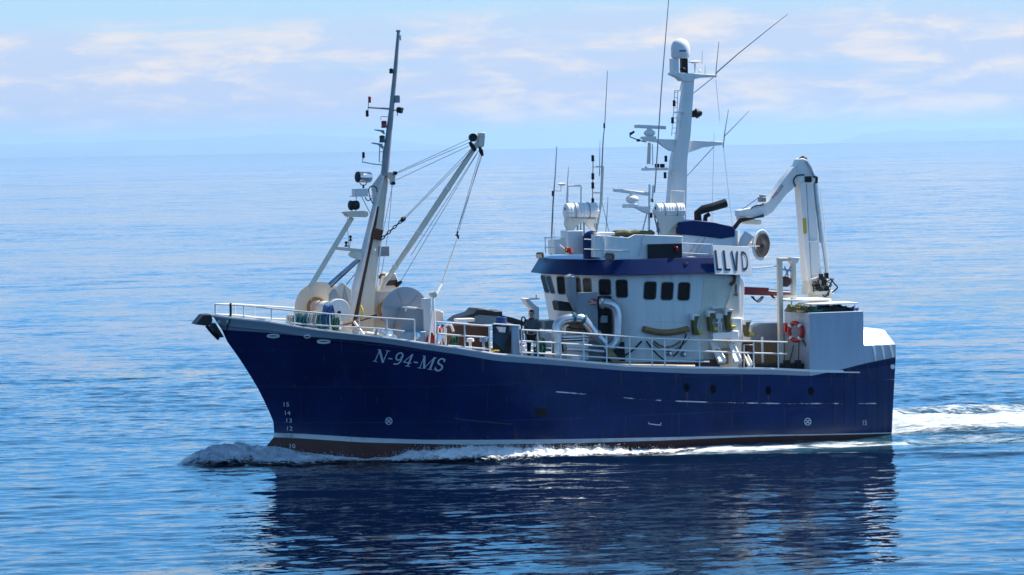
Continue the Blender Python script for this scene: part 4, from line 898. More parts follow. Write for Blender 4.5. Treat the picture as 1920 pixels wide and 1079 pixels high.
# ---- life rafts in their cradles (rest on the boat: things of their own)
def raft(x0, x1, y, r, Y, label):
    p, q = at(x0, y, Y), at(x1, y, Y); c = (p + q) / 2; L = (p - q).length; ax = (p - q).normalized()
    ax = Vector((ax.x, 0, 0)).normalized()
    t = thing('life_raft', label, 'life raft', c - Vector((0, 0, r)), group='life raft canisters on the wheelhouse roof')
    a = mk(); prof = [(0.02, -L / 2), (r * .72, -L / 2 + .01), (r * .95, -L / 2 + .05), (r, -L / 2 + .10)]
    for i in range(9):
        h = -L / 2 + 0.14 + (L - 0.28) * i / 8; prof += [(r, h - .035), (r * 0.965, h - .02), (r * 0.965, h + .02), (r, h + .035)]
    prof += [(r, L / 2 - .10), (r * .95, L / 2 - .05), (r * .72, L / 2 - .01), (0.02, L / 2)]
    a.lathe(c, ax, prof, 30); a.build('canister', WHITE_CLEAN, t)
    a = mk(); a.box(c, (L * 0.98, r * 2.06, 0.035)); a.build('seam_flange', WHITE_CLEAN, t, 0.01)
    for f in (-0.2, 0.22):
        a = mk(); a.tube([c + ax * (L * f) + Vector((0, math.cos(s) * (r + .012), math.sin(s) * (r + .012))) for s in np.linspace(0, 2 * math.pi, 28, endpoint=False)], 0.014, 5, closed=True); a.build('strap', GREY, t)
    a = mk(); d = c + ax * (L / 2); a.lathe(d - ax * .02 + Vector((0, 0.05, r * .35)), ax, [(0.06, 0), (0.06, 0.03), (0.02, 0.04)], 12); a.build('painter_cap', INK, t)
    return c, L
c1, L1 = raft(1058.5, 1120, 397, 0.33, 0.9, 'white life raft canister on the forward rack beside the black lamp stack')
c2, L2 = raft(1228, 1282, 395.5, 0.29, 1.2, 'white life raft canister at the foot of the white main mast')
a = mk()
a.plate([(1060, 409), (1119, 411), (1121, 418), (1110, 419), (1119, 436), (1112, 436), (1095, 417), (1085, 420), (1074, 434), (1066, 437), (1064, 436), (1058, 420)], 0.95 + .25, 0.08)
a.plate([(1060, 409), (1119, 411), (1121, 418), (1060, 416)], 0.95 - .2, 0.08)
for x in (1067, 1083, 1095, 1115): a.tpx([(x, 412), (x, 440)], 0.95, 0.04, 8)
a.build('raft_cradle', CREAM, house, 0.01)
a = mk(); a.plate([(1230, 403), (1283, 406), (1283, 414), (1262, 424), (1250, 444), (1240, 444), (1236, 420)], 1.45, 0.1); a.plate([(1230, 403), (1283, 406), (1283, 412), (1240, 414)], 1.0, 0.1); a.bpx(1248, 426, 1276, 445, 1.3, .5); a.bpx(1246, 421, 1280, 427, 1.4, .7); a.build('raft_cradle', CREAM, house, 0.01)

# ---- foremast
fm = thing('foremast', None, None, at(668, 640, 0), parent=boat)
zb = dz(at(660, 620, 0).x)
def low(p): q = Vector(p); q.z = zb; return q
a = mk(); p0 = at(648, 622, 0); a.tube([low(at(645, 630, 0)), p0, at(677, 498, 0), at(717, 326, 0)], [0.19, 0.18, 0.14, 0.075], 14); a.build('mast_leg', SIDE, fm)
a = mk(); a.plate([(662, 622), (700, 622), (704, 545), (708, 498), (716, 440), (727, 336), (720, 326), (712, 352), (692, 440), (678, 500), (668, 545)], -0.08, 0.42); a.build('mast_box', CREAM, fm, 0.02)
a = mk(); a.plate([(657, 612), (668, 612), (685, 520), (696, 468), (706, 420), (711, 388), (708, 388), (693, 440), (677, 505)], -0.05, 0.02); a.build('mast_groove', RUST, fm)
a = mk(); a.tpx([(652, 612), (667, 547), (681, 490), (699, 412), (719, 330)], 0.17, 0.03, 8); a.tpx([(706, 545), (711, 490), (727, 338)], -0.05, 0.025, 8); a.build('mast_conduit', WHITE_CLEAN, fm)
a = mk(); a.plate([(696, 350), (709, 333), (721, 315), (722, 330), (712, 362), (706, 378), (700, 384)], -0.02, 0.05); a.build('mast_gusset', SIDE, fm)
a = mk(); a.tube([at(721, 330, 0), at(725, 290, 0), at(734, 206, 0), at(741.5, 129, 0), at(747, 60, 0)], [0.15, 0.135, 0.095, 0.08, 0.055], 14); a.lathe(at(747, 61, 0), (0, 0, 1), [(0.05, 0), (0.09, 0.02), (0.09, 0.08), (0.02, 0.10)], 14); a.tpx([(750, 66), (751, 76)], 0, 0.03, 6); a.build('mast_pole', GREY, fm)
lantern(733.5, 133.5, 0.05, fm, DARK, 0.07, 0.19); lantern(693, 187, 0, fm, LAMPRED, 0.055, 0.24); lantern(688.5, 213, 0, fm, DARK, 0.055, 0.24); lantern(720, 233.5, .02, fm, LAMPRED, 0.10, 0.27); lantern(716.5, 261, .02, fm, LAMPGRN, 0.10, 0.27); lantern(681.5, 291, 0, fm, DARK, 0.05, 0.22)
a = mk(); a.tpx([(734, 205), (690, 201.5)], 0, 0.035, 8); a.tpx([(692, 181), (689, 220)], 0, 0.014, 6); a.tpx([(735, 210), (738, 208)], 0, .03, 6); a.build('yardarm', GREY, fm)
a = mk(); a.bpx(741, 179, 750, 193, 0.1, 0.2); a.build('junction_box', GREY, fm, 0.01)
o, c, f, M = floodlight(750, 207, 0, 0.28, fm, (-0.75, 0.5, -0.25)); a = mk(); a.tpx([(737, 207), (748, 207)], 0, .03, 6); a.build('lamp_bracket', GREY, fm)
a = mk(); a.plate([(704, 243), (720, 244.5), (722, 252), (716, 247), (704, 244.5)], 0.1, 0.2); a.build('lamp_shelf', GREY, fm); a = mk(); a.plate([(699, 267.5), (717, 270), (719, 279), (711, 272), (699, 269.5)], 0.1, 0.2); a.tpx([(712, 272), (711, 304), (719, 304)], 0, 0.018, 6); a.tpx([(719, 274), (717, 304)], 0, 0.014, 6); a.tpx([(711.5, 285), (718, 285)], 0, .012, 5); a.tpx([(714, 226), (714, 219), (727, 219.5)], 0, .014, 5); a.build('lamp_shelf', GREY, fm)
a = mk(); a.tpx([(681, 296), (679, 304), (700, 308), (720, 310)], 0, 0.025, 7); a.build('lamp_bracket', SIDE, fm)
def searchlight(xa, ya, xb, yb, r, Y, back):
    p, q = at(xa, ya, Y), at(xb, yb, Y); ax = (p - q).normalized(); L = (p - q).length
    ax2 = (ax + Vector((0, 0.28, -0.03))).normalized()
    a = mk(); a.lathe(q, ax2, [(0.05, -0.03), (r * .9, 0), (r, 0.03), (r, L * .93), (r * 1.08, L * .94), (r * 1.08, L)], 24); o = a.build('searchlight', back, fm)
    a = mk(); a.lathe(q + ax2 * (L + 0.002), ax2, [(r * 1.0, 0), (r * .98, 0.02), (r * .55, 0.035), (0.02, 0.05)], 24); a.build('searchlight_lens', DARK, fm)
    a = mk(); m = (p + q) / 2
    a.tube([m + Vector((-L * .3, 0, -r * .9)), m + Vector((-L * .15, 0, -r * 1.5)), m + Vector((L * .15, 0, -r * 1.5)), m + Vector((L * .3, 0, -r * .9))], 0.018, 6); a.tube([m + Vector((0, 0, -r * 1.5)), m + Vector((0, 0, -r * 2.1))], 0.04, 8); a.build('searchlight_yoke', DARK, fm)
searchlight(668, 331.5, 694, 332.5, 0.20, 0.1, STEEL); searchlight(655.5, 385, 671, 385, 0.17, 0.1, DARK)
a = mk(); a.bpx(666, 354, 690, 368, 0.25, 0.5); a.bpx(661, 367.5, 702, 369, 0.25, 0.5); a.tpx([(668, 369), (667, 397)], 0.1, .02, 6); a.tpx([(678, 369), (695, 402)], 0.1, 0.02, 6); a.build('lamp_box', SIDE, fm, 0.01)
a = mk(); a.tube([at(690 + 9 + 8 * math.cos(q), 358 + 9 * math.sin(q), .2) for q in np.linspace(2.6, 6.6, 14)], 0.022, 6); a.tube(smooth_path([at(691, 357, .2), at(694, 372, .2), at(700, 383, .2)], 4), .02, 6); a.tube(smooth_path([at(684, 370, .2), at(690, 377, .2), at(697, 372, .2)], 4), .02, 6); a.build('lamp_cable', RUBBER, fm)
a = mk(); a.plate([(645, 398), (654, 397), (690, 396), (691, 405), (686, 408), (656, 407), (650, 400)], 0.35, 0.7); a.build('lamp_platform', CREAM, fm, 0.01)
a = mk(); a.bar(at(660, 408, 0), at(579, 543, 0), 0.16, 0.17, up=(0, 1, 0)); a.tpx([(651, 404), (653, 452)], 0.2, 0.014, 5); a.build('mast_brace', CREAM, fm, 0.01)
a = mk(); a.bar(at(631, 466, 0), at(682, 471, 0), 0.12, 0.11, up=(0, 1, 0)); a.tpx([(653, 452), (654, 470)], 0, .02, 6); a.tpx([(657, 450), (655, 468)], 0, .02, 6); a.build('brace_arm', CREAM, fm, 0.01)
for x, y in ((649, 457), (657, 446)):
    a = mk(); c = at(x, y, 0.05); a.lathe(c - Vector((0, 0, .12)), (0, 0, 1), [(0.06, 0), (0.07, 0.05), (0.03, 0.06), (0.03, 0.10), (0.07, 0.16), (0.01, 0.21)], 12); a.build('mast_lamp', DARK, fm)
a = mk(); a.plate([(657, 478), (662, 472), (678, 474), (679, 488), (672, 487), (660, 482)], 0.2, 0.4); a.build('ram_bracket', CREAM, fm, 0.02)
for p in ([(671, 487), (617, 534)], [(675, 488), (620, 539)]):
    a = mk(); w = 0.07 if p[0][0] == 671 else 0.028; a.tpx(p, 0.3 if w > .05 else .1, w, 10); a.build('hydraulic_ram', TROUGH if w > .05 else WIRE, fm)
a = mk(); a.tpx([(677, 500), (648, 536)], -.3, 0.015, 6); a.build('mast_stay', WIRE, fm)
a = mk(); a.plate([(726, 322), (738, 323), (742, 328), (741, 338), (739, 346), (734, 344), (733, 336), (726, 336)], 0.12, 0.3); a.build('topping_bracket', CREAM, fm, 0.01)
a = mk(); a.lathe(at(740.5, 325, .15), (0, 1, 0), [(0.07, -.2), (0.07, 0.1)], 12); a.lathe(at(737, 344, .15), (0, 1, 0), [(0.07, -.2), (0.07, 0.1)], 12); a.build('topping_sheave', DARK, fm)
a = mk(); a.bpx(709, 462, 730, 481, -0.05, 0.4); a.build('winch_guard', GREY, fm, 0.01)
a = mk(); a.ball(at(701, 469, 0.1), 0.075, 10); a.build('mast_bulb', WHITE_CLEAN, fm)
a = mk(); a.bar(at(699, 437, 0.05), at(716, 442, 0.05), 0.4, 0.13, up=(0, 1, 0)); a.build('mast_clamp', RUST, fm, 0.01)
# forward boom
fb = thing('cargo_boom', None, None, at(716, 540, 0), parent=boat)
YB = 0.0
a = mk(); a.tpx([(717, 538), (741, 501), (785, 436), (839, 354), (903, 258)], YB, [0.075, 0.095, 0.11, 0.11, 0.085], 16); a.build('boom_spar', CREAM, fb)
for x, y in ((839, 354), (785.5, 436), (741, 501)):
    a = mk(); d = (at(903, 258, YB) - at(717, 538, YB)).normalized(); a.lathe(at(x, y, YB) - d * .04, d, [(0.09, 0), (0.128, .005), (0.128, .075), (0.09, .08)], 18); a.build('boom_collar', WHITE_CLEAN, fb)
a = mk(); a.bpx(884, 251, 893, 266, .1, .2); a.bpx(899, 249, 910, 258, .14, .28); a.plate([(896, 252), (911, 249), (908, 275), (898, 278)], .12, .24); a.build('boom_head', CREAM, fb, 0.02)
a = mk(); a.lathe(at(888, 258, 0.2), (0, 1, 0), [(0.15, -.18), (0.15, 0)], 16); a.lathe(at(886, 275, .12), (0.5, 0, .8), [(.06, -.2), (.09, 0), (.06, .2)], 10); a.lathe(at(902, 284, .12), (0.3, 0, .9), [(.05, -.18), (.085, 0), (.05, .18)], 10); a.build('boom_block', DARK, fb)
a = mk(); a.plate([(714, 540), (720, 520), (734, 512), (742, 513), (748, 530), (750, 545), (712, 548)], -.05, 0.5); a.tpx([(710, 520), (722, 512)], .1, .07, 8); a.build('boom_heel', CREAM, fb, 0.03)
a = mk(); a.plate([(722, 527), (745, 525), (747, 535), (724, 536)], .05, .06); a.tpx([(711, 523), (715, 514), (722, 517)], .2, .04, 6); a.build('heel_fitting', RUST, fb)
a = mk(); a.tpx([(742, 538), (746, 533), (753, 528)], .15, [0.05, 0.085, 0.05], 10); a.build('boom_block', DARK, fb)
a = mk(); a.tpx([(752, 416), (756, 411), (760, 408)], 0, [0.05, 0.10, 0.05], 10)
for i in range(7):
    t = i / 6; x = 718 + 33 * t; y = 446 - 30 * t; c = at(x, y, 0); dr = (at(752, 415, 0) - at(718, 446, 0)).normalized()
    up_ = Vector((0, 1, 0)) if i % 2 else dr.cross(Vector((0, 1, 0)))
    a.tube([c + dr * (.085 * math.cos(q)) + up_ * (.045 * math.sin(q)) for q in np.linspace(0, 2 * math.pi, 12, endpoint=False)], 0.022, 6, closed=True)
a.build('tensioner_chain', DARK, fb)
for pts, Y in (([(741, 325), (885, 259)], .0), ([(741, 327), (884, 266)], .1), ([(738, 340), (890, 269)], -.05), ([(757, 410), (884, 279)], 0), ([(759, 411), (886, 283)], .1),
               ([(722, 530), (880, 290)], -.2), ([(752, 527), (897, 284)], .15), ([(770, 480), (894, 288)], .05), ([(903, 288), (860, 434)], .1), ([(905, 289), (857, 434)], 0), ([(900, 288), (857, 434)], .05),
               ([(736, 348), (717, 440)], .1), ([(735, 346), (733, 380), (727, 440), (712, 535)], -.2)):
    a = mk(); a.tpx(pts, Y, 0.0095, 5); a.build('wire_rope', WIRE, fb)
a = mk(); a.tpx([(858, 434), (857, 442), (860, 448)], .05, 0.035, 7); a.tpx([(854, 441), (861, 443)], .05, .03, 6); a.build('cargo_hook', DARK, fb)
a = mk(); a.tube([at(857, 450, .1), at(838, 505, .6), at(828, 534, .9)], 0.026, 7); a.tube([at(828, 534, .9), at(816, 556, 1.6)], 0.04, 7); a.build('fall_rope', ROPEW, fb)

# ---- net drums on the foredeck
def drum(name, x, y, Y0, Y1, Rr, m, hub, gap=0.0):
    c = at(x, y, Y1); d = thing(name, None, None, (c.x, (Y0 + Y1) / 2, dz(c.x)), parent=boat)
    for Y in (Y0, Y1):
        a = mk(); a.lathe((c.x, Y, c.z), (0, 1, 0), [(0.2, -.03), (Rr, -.025), (Rr + .02, -.02), (Rr + .02, .02), (Rr, .025), (0.2, .03)], 40)
        a.build('flange', m, d)
    a = mk(); a.lathe((c.x, Y0, c.z), (0, 1, 0), [(hub, 0.03), (hub, Y1 - Y0 - .03)], 24); a.build('spool', SIDE, d)
    for Y in (Y0, Y1):
        a = mk()
        for s in (-1, 1): a.bar((c.x, Y + (.10 if Y == Y1 else -.1), c.z), (c.x + s * .55, Y + (.10 if Y == Y1 else -.1), dz(c.x)), .1, .1, up=(0, 1, 0))
        a.build('stand', m, d, .01)
    return d, c
dB, cB = drum('net_drum', 759, 583, -1.1, 1.55, 0.86, DRUMG, 0.3)
a = mk()
for q in range(6):
    an = R(q * 60 + 12); a.bar((cB.x + .2 * math.cos(an), 1.59, cB.z + .2 * math.sin(an)), (cB.x + .8 * math.cos(an), 1.59, cB.z + .8 * math.sin(an)), .03, .03, up=(0, 1, 0))
a.build('flange_rib', DRUMG, dB)
dA, cA = drum('net_drum', 634, 583, -1.5, 1.2, 0.95, CREAM, 0.28)
for o in list(dA.children):
    if o.name.startswith('flange') and chain_loc(o.parent).y >= -9 and max(v.co.y for v in o.data.vertices) > 0.5:
        bpy.data.objects.remove(o)
for q, Y_, m_ in (([(617, 552), (623, 543), (628, 541), (650, 577), (648, 600), (617, 600)], .75, GREY), ([(628, 541), (640, 530), (645, 531), (660, 545), (656, 600), (650, 577)], .55, CREAM), ([(641, 570), (646, 535), (656, 572), (654, 596)], .78, GREY)):
    a = mk(); a.plate(q, Y_, .06); a.build('guard_plate', m_, dA, .01)  # facet shading painted in: grey for shaded facets, cream for lit
a = mk(); a.lathe((cA.x, .9, cA.z), (0, 1, 0), [(.2, 0), (.42, .01), (.44, .06), (.30, .10), (.30, .35), (.44, .38), (.42, .44), (.1, .45)], 26); a.build('warping_head', SIDE, dA)
def tangle(c, r, n, m, name, thick, parent, seed, sq=(1, 1, 1), turns=2):
    rnd = random.Random(seed); a = mk()
    for i in range(n):
        ph = rnd.random() * 6.28; tilt = rnd.uniform(-.5, .5); k = []
        for j in range(10 * turns):
            q = ph + 6.28 * j / 10; rr = r * (0.75 + .25 * rnd.random())
            k.append(Vector(c) + Vector((rr * math.cos(q) * sq[0], (rr * math.sin(tilt + q) * .5 + rnd.uniform(-.1, .1)) * sq[1], rr * math.sin(q) * sq[2])))
        a.tube(smooth_path(k, 2), thick, 5)
    return a.build(name, m, parent)
tangle(at(593, 574, -1.1), 0.34, 8, BROWN, 'wound_line', 0.035, dA, 3)
tangle(at(722, 582, -0.8), 0.30, 6, BROWN, 'wound_line', 0.035, dB, 5, (.8, 1, 1.3))
# winch housing and column in front of the aft drum
wc = at(790, 610, 2.2)
a = mk(); a.plate([(745, 650), (752, 606), (760, 580), (764, 576), (800, 580), (803, 584), (803, 650)], 2.35, 0.9); wn_ = a.build('deck_winch', GREY, boat, 0.05)
a = mk(); a.tube(smooth_path([at(760, 584, 2.42), at(762, 578, 2.42), at(767, 576.5, 2.42), at(800, 580, 2.42), at(822, 583, 2.42), at(829, 587, 2.42)], 4), 0.03, 7); a.build('winch_guard_rail', WHITE_CLEAN, wn_)
a = mk(); a.bpx(795, 560, 809, 652, 2.5, 0.32); a.build('winch_column', SIDE, wn_, 0.02)
a = mk(); a.plate(rrect(806, 583, 832, 604, .42), 1.6, 1.0); a.build('winch_cover', CREAM, wn_, 0.03)
a = mk(); a.bpx(752, 622, 800, 652, 2.6, .6); a.build('winch_gear', TROUGH, wn_, .04)
for i, (x, y) in enumerate(((714, 622), (722, 628), (781, 630), (738, 634))):
    a = mk(); a.lathe(at(x, y, 2.7), (0, 1, .1), [(.05, 0), (.12, .01), (.12, .06), (.06, .07), (.05, .2)], 14); a.build('winch_valve', STEEL, wn_)
a = mk(); a.tube([at(813, 556, 2.55), at(804, 648, 2.9)], 0.035, 8); a.tube([at(813, 556, 2.55), at(817, 648, 2.9)], 0.035, 8); a.tube([at(814, 556, 2.5), at(812, 640, 2.0)], .03, 8); af = a.build('rope_frame', WHITE_CLEAN, boat)
a = mk(); a.lathe(at(812, 553, 2.6), (0, 1, 0), [(.06, -.2), (.11, -.18), (.11, -.05), (.07, -.03), (.07, .03), (.11, .05), (.11, .15)], 16); a.build('rope_roller', CREAM, af)
for x in (821, 828, 836):
    a = mk(); a.tpx([(x, 616), (x, 650)], 3.0, .03, 7); a.build('fender_stand', WHITE_CLEAN, boat)
a = mk(); a.tube(smooth_path([at(833, 650, 2.8), at(833, 618, 2.8), at(838, 610, 2.8), at(845, 610, 2.8), at(850, 622, 2.8)], 4), .05, 8); a.build('vent_bend', WHITE_CLEAN, boat)

# ---- machinery on the main deck forward of the wheelhouse
a = mk(); a.bpx(853, 611, 917, 666, 2.4, 1.4); a.build('rust_red_tank', RUST, boat, 0.03)
a = mk(); a.bpx(889, 589, 930, 608, 1.8, 1.0); a.build('grey_bin', GREY, boat, 0.03)
a = mk(); P_ = [(853, 604), (866, 594), (889, 587), (896, 579), (912, 580), (929, 583), (942, 583), (943, 592), (930, 593), (900, 590), (880, 596), (862, 605)]
a.plate(P_, 1.9, 1.2); a.plate([(944, 592), (962, 596), (983, 603), (983, 612), (960, 606), (944, 600)], 1.8, 1.2); a.build('black_hood', DARKTARP, boat, 0.04)
a = mk(); a.bpx(858, 598, 890, 604, 2.5, .5); a.build('white_cover', WHITE, boat, .02)
a = mk(); p = [at(x, y, 2.9) for x, y in ((923, 609), (974, 612), (972, 672), (924, 668))]; q = [at(x, y, 2.0) for x, y in ((926, 610), (970, 613), (952, 660), (930, 656))]
a.add(p + q, [(0, 4, 5, 1), (1, 5, 6, 2), (2, 6, 7, 3), (3, 7, 4, 0), (4, 7, 6, 5)]); tr = a.build('fish_trough', TROUGH, boat, smooth=False)
a = mk(); a.plate([(924, 640), (942, 655), (948, 668), (925, 667)], 2.93, .05); a.plate([(962, 612), (965, 613), (954, 668), (948, 668), (948, 645)], 2.93, .05); a.build('trough_flap', DARK, tr)
a = mk(); a.plate([(931, 613), (949, 614), (947, 624), (936, 623)], 2.94, .02); a.build('trough_plate', SIDE, tr)
a = mk(); a.bpx(961, 610, 974, 670, 3.1, .4); a.build('trough_end', TROUGH, tr, .02)
a = mk()
for i in range(5): 
    c = at(940, 596 + 3.0 * i, 2.5); a.tube([c + Vector((.18 * math.cos(s), .18 * math.sin(s), 0)) for s in np.linspace(0, 2 * math.pi, 18, endpoint=False)], .033, 6, closed=True)
hz = at(940, 603, 2.5); a.build('rope_coil', BLUER, None, loc=hz - Vector((0, 0, .2))); tag(bpy.context.scene.objects['rope_coil'], 'small blue rope coil on the pale blue fish trough', 'rope')
for x, yt, yb_ in ((882, 635, 660), (907, 633, 664)):
    a = mk(); c = at(x, yb_, 3.3); h = at(x, yt, 3.3).z - c.z; a.lathe(c, (0, 0, 1), [(.05, -.1), (.05, h * .72), (.13, h * .74), (.15, h * .8), (.13, h), (.02, h + .02)], 16); a.build('mushroom_vent', WHITE if x < 900 else TROUGH, boat)
a = mk(); a.tpx([(921, 660), (929, 657.5), (936, 658)], 3.5, .03, 6); a.build('yellow_handle', YELLOW, boat)
a = mk(); a.tube(smooth_path([at(978, 640, 2.6), at(978, 602, 2.6), at(979, 596, 2.6), at(982, 595, 2.6), at(985, 599, 2.6), at(984, 606, 2.6)], 4), .028, 7); a.bpx(976, 618, 982, 638, 2.65, .15); a.build('hook_pole', DARK, boat)
a = mk(); a.plate([(983, 561), (993, 562), (1003, 572), (1011, 577), (1011, 620), (998, 620), (998, 580), (990, 572)], 0.2, .5); a.bpx(984, 560, 1012, 562.5, .25, .6); a.tpx([(1005, 553), (1006, 562)], .1, .03, 6); a.build('white_chute', WHITE, boat, .02)
a = mk(); a.bpx(1100, 610, 1104, 640, 2.9, .1); a.build('pipe_support', GALV, boat)

# ================================================================== LOOSE THINGS ON BOARD
def fender(x, y, r, Y, label):
    c = at(x, y, Y); t = thing('fender', label, 'fender', c - Vector((0, 0, r)), group='red ball fenders behind the rope frame')
    a = mk(); a.ball(c, r, 14, (1, 1, 1.12)); a.build('float', RED, t)
    a = mk(); a.lathe(c + Vector((0, 0, r)), (0, 0, 1), [(.05, 0), (.05, .07), (.02, .1)], 10); a.build('eye', DARK, t)
fender(821, 619, .13, 2.7, 'upper left red fender on the white stands'); fender(830, 620.5, .14, 2.7, 'upper right red fender on the white stands, beside the bent vent')
fender(809.5, 640, .22, 2.6, 'large red fender low inside the white rope frame'); fender(829, 645, .09, 2.8, 'smallest red fender low between the white stands')

def lifebuoy(x, y, w, h, Y):
    c = at(x, y, Y); t = thing('lifebuoy', 'red lifebuoy with white bands on the front of the stern house', 'lifebuoy', c - Vector((0, 0, h)))
    ax = Vector((0.85, 0.5, 0)).normalized(); s_ = Vector((0, 0, 1)).cross(ax)
    pt = lambda q, k=1.0: c + s_ * (w * k * math.cos(q)) + Vector((0, 0, h * k * math.sin(q)))
    a = mk(); a.tube([pt(q) for q in np.linspace(0, 2 * math.pi, 32, endpoint=False)], .085, 12, closed=True); a.build('ring', RED, t)
    for k in range(4):
        a = mk(); a.tube([pt(math.pi / 4 + k * math.pi / 2 + d) for d in np.linspace(-.14, .14, 4)], .090, 12); a.build('band', WHITE_CLEAN, t)
    a = mk(); a.tube([pt(q, 1.16 + .05 * math.cos(4 * q)) for q in np.linspace(0, 2 * math.pi, 40, endpoint=False)], .012, 5, closed=True); a.build('grab_line', ROPEW, t)
lifebuoy(1491.5, 622.5, .30, .33, 3.0)

def coil(c, r, h, m, name, label, turns=9, thick=.03, seed=1, sq=1.0):
    rnd = random.Random(seed); pts = []
    for i in range(turns * 14):
        q = 2 * math.pi * i / 14; rr = r * (1 + rnd.uniform(-.12, .12)); pts.append(Vector(c) + Vector((rr * math.cos(q), rr * math.sin(q) * sq, h * (i / (turns * 14)) + rnd.uniform(-.02, .02))))
    a = mk(); a.tube(pts, thick, 6); o = a.build(name, m, None, loc=c); tag(o, label, 'rope'); return o
def hank(x0, x1, y0, y1, Y, m, name, label, seed, n=16, thick=.028):
    rnd = random.Random(seed); a = mk()
    for i in range(n):
        x = x0 + (x1 - x0) * (i + rnd.random()) / n; yy = Y + rnd.uniform(-.25, .25); w = rnd.uniform(3, 8)
        top = y0 + rnd.uniform(0, 5); bot = y1 - rnd.uniform(0, 4)
        a.tube(smooth_path([at(x, bot, yy), at(x - w * .5, (top + bot) / 2, yy + .05), at(x, top, yy), at(x + w * .6, (top + bot) / 2, yy - .05), at(x + w * .2, bot, yy)], 4), thick, 6)
    c = at((x0 + x1) / 2, y1, Y); o = a.build(name, m, None, loc=c); tag(o, label, 'rope'); return o
def yr(x, y): return onrail(x, y).y - .35
hank(541, 553, 587, 611, yr(547, 600), ROPEW, 'rope_hank', 'short pale rope hank at the forward end of the bow ropes', 11, 8)
hank(553, 580, 588, 614, yr(566, 600), TEAL, 'rope_hank', 'teal rope hank tied to the bow railing left of the white hank', 12, 18)
hank(579, 598, 583, 618, yr(588, 600), ROPEW, 'rope_hank', 'large white rope hank in the middle of the bow ropes', 13, 18)
hank(598, 616, 588, 618, yr(606, 600), TEAL, 'rope_hank', 'teal rope hank tied to the bow railing right of the white hank', 14, 14)
hank(607, 625, 572, 612, yr(616, 600) - .2, BLUER, 'rope_hank', 'blue rope hank standing highest among the bow ropes', 15, 12)
hank(624, 634, 595, 622, yr(630, 606), GREENR, 'rope_hank', 'dark green rope hank at the aft end of the bow ropes', 16, 7)
a = mk(); p, q = at(634, 612, 1.9), at(706, 592, 0.9); a.tube([p, q], .05, 8); tag(a.build('boat_hook', RUST, None, loc=p), 'long brown pole leaning across the foredeck behind the bow railing', 'pole')
a = mk(); p = at(662, 600, 2.3); a.tube([at(664, 604, 2.2), at(683, 629, 2.5)], .05, 8); tag(a.build('white_spar', WHITE_CLEAN, None, loc=at(683, 629, 2.5)), 'short white spar leaning on the bulwark beneath the foremast', 'pole')
a = mk(); a.tube(smooth_path([at(676, 573, 1.2), at(680, 585, 1.3), at(676, 598, 1.3), at(672, 612, 1.3)], 4), .045, 7); tag(a.build('yellow_hose', YELLOW, None, loc=at(672, 612, 1.3)), 'yellow hose hanging behind the foot of the foremast', 'hose')
# nets
def pile(x0, x1, y0, y1, Y, dep, m, name, label, seed, cat='net'):
    p, q = at(x0, y1, Y), at(x1, y1, Y); zt = at((x0 + x1) / 2, y0, Y).z; nx, ny = 36, 12; vs = []; rs = np.random.RandomState(seed)
    for j in range(ny + 1):
        for i in range(nx + 1):
            u, v = i / nx, j / ny; e = min(1, 6 * u * (1 - u) * 1.2) ** .5 * min(1, 6 * v * (1 - v) * 1.2) ** .5
            h = (zt - p.z) * e * (0.7 + .3 * math.sin(u * 17 + seed) * math.sin(v * 9 + u * 5)) + rs.uniform(-.025, .025) * e
            vs.append((p.x + (q.x - p.x) * u, Y - dep * v, p.z + max(h, 0.01)))
    a = mk(); w = nx + 1; a.add(vs, [(j * w + i, j * w + i + 1, (j + 1) * w + i + 1, (j + 1) * w + i) for j in range(ny) for i in range(nx)])
    k = len(a.v); a.add([(p.x, Y, p.z), (q.x, Y, p.z), (q.x, Y - dep, p.z), (p.x, Y - dep, p.z)], [(0, 1, 2, 3)])
    rnd = random.Random(seed)
    for i in range(14):
        x = x0 + (x1 - x0) * rnd.uniform(.05, .85); y = y0 + (y1 - y0) * rnd.uniform(.2, .8)
        a.tube(smooth_path([at(x, y, Y + .02), at(x + 6, y + rnd.uniform(-3, 4), Y + .05), at(x + 13, y + rnd.uniform(-3, 4), Y + .03)], 3), .018, 5)
    o = a.build(name, m, None, loc=((p.x + q.x) / 2, Y - dep / 2, p.z)); tag(o, label, cat); return o
pile(1486, 1519, 571, 586, 3.3, .9, OLIVE, 'net_pile', 'olive green net heap on the front of the stern house roof', 4)
pile(1529, 1600, 572, 586.5, 3.35, 1.1, NETD, 'net_pile', 'long dark teal net heap under the white table on the stern house', 8)
pile(1519, 1532, 575, 588, 3.45, .5, GREENR, 'net_pile', 'small bright green net heap at the edge of the stern house roof', 2)
a = mk(); c = at(1603, 580, 3.3); a.ball(c, .14, 12, (1.1, 1, .9)); tag(a.build('net_float', BLUER, None, loc=c - Vector((0, 0, .13))), 'dark blue float at the aft end of the stern house roof', 'float')
hank(1009, 1019, 633, 671, 3.3, GREENR, 'hanging_net', 'green net hanging on the railing beside the man', 21, 14, .025)
bpy.context.scene.objects['hanging_net']['category'] = 'net'
hank(846, 856, 628, 652, 2.9, GREENR, 'hanging_net', 'dark green net bundle beside the rust red tank', 22, 12, .025)
bpy.context.scene.objects['hanging_net.001']['category'] = 'net'
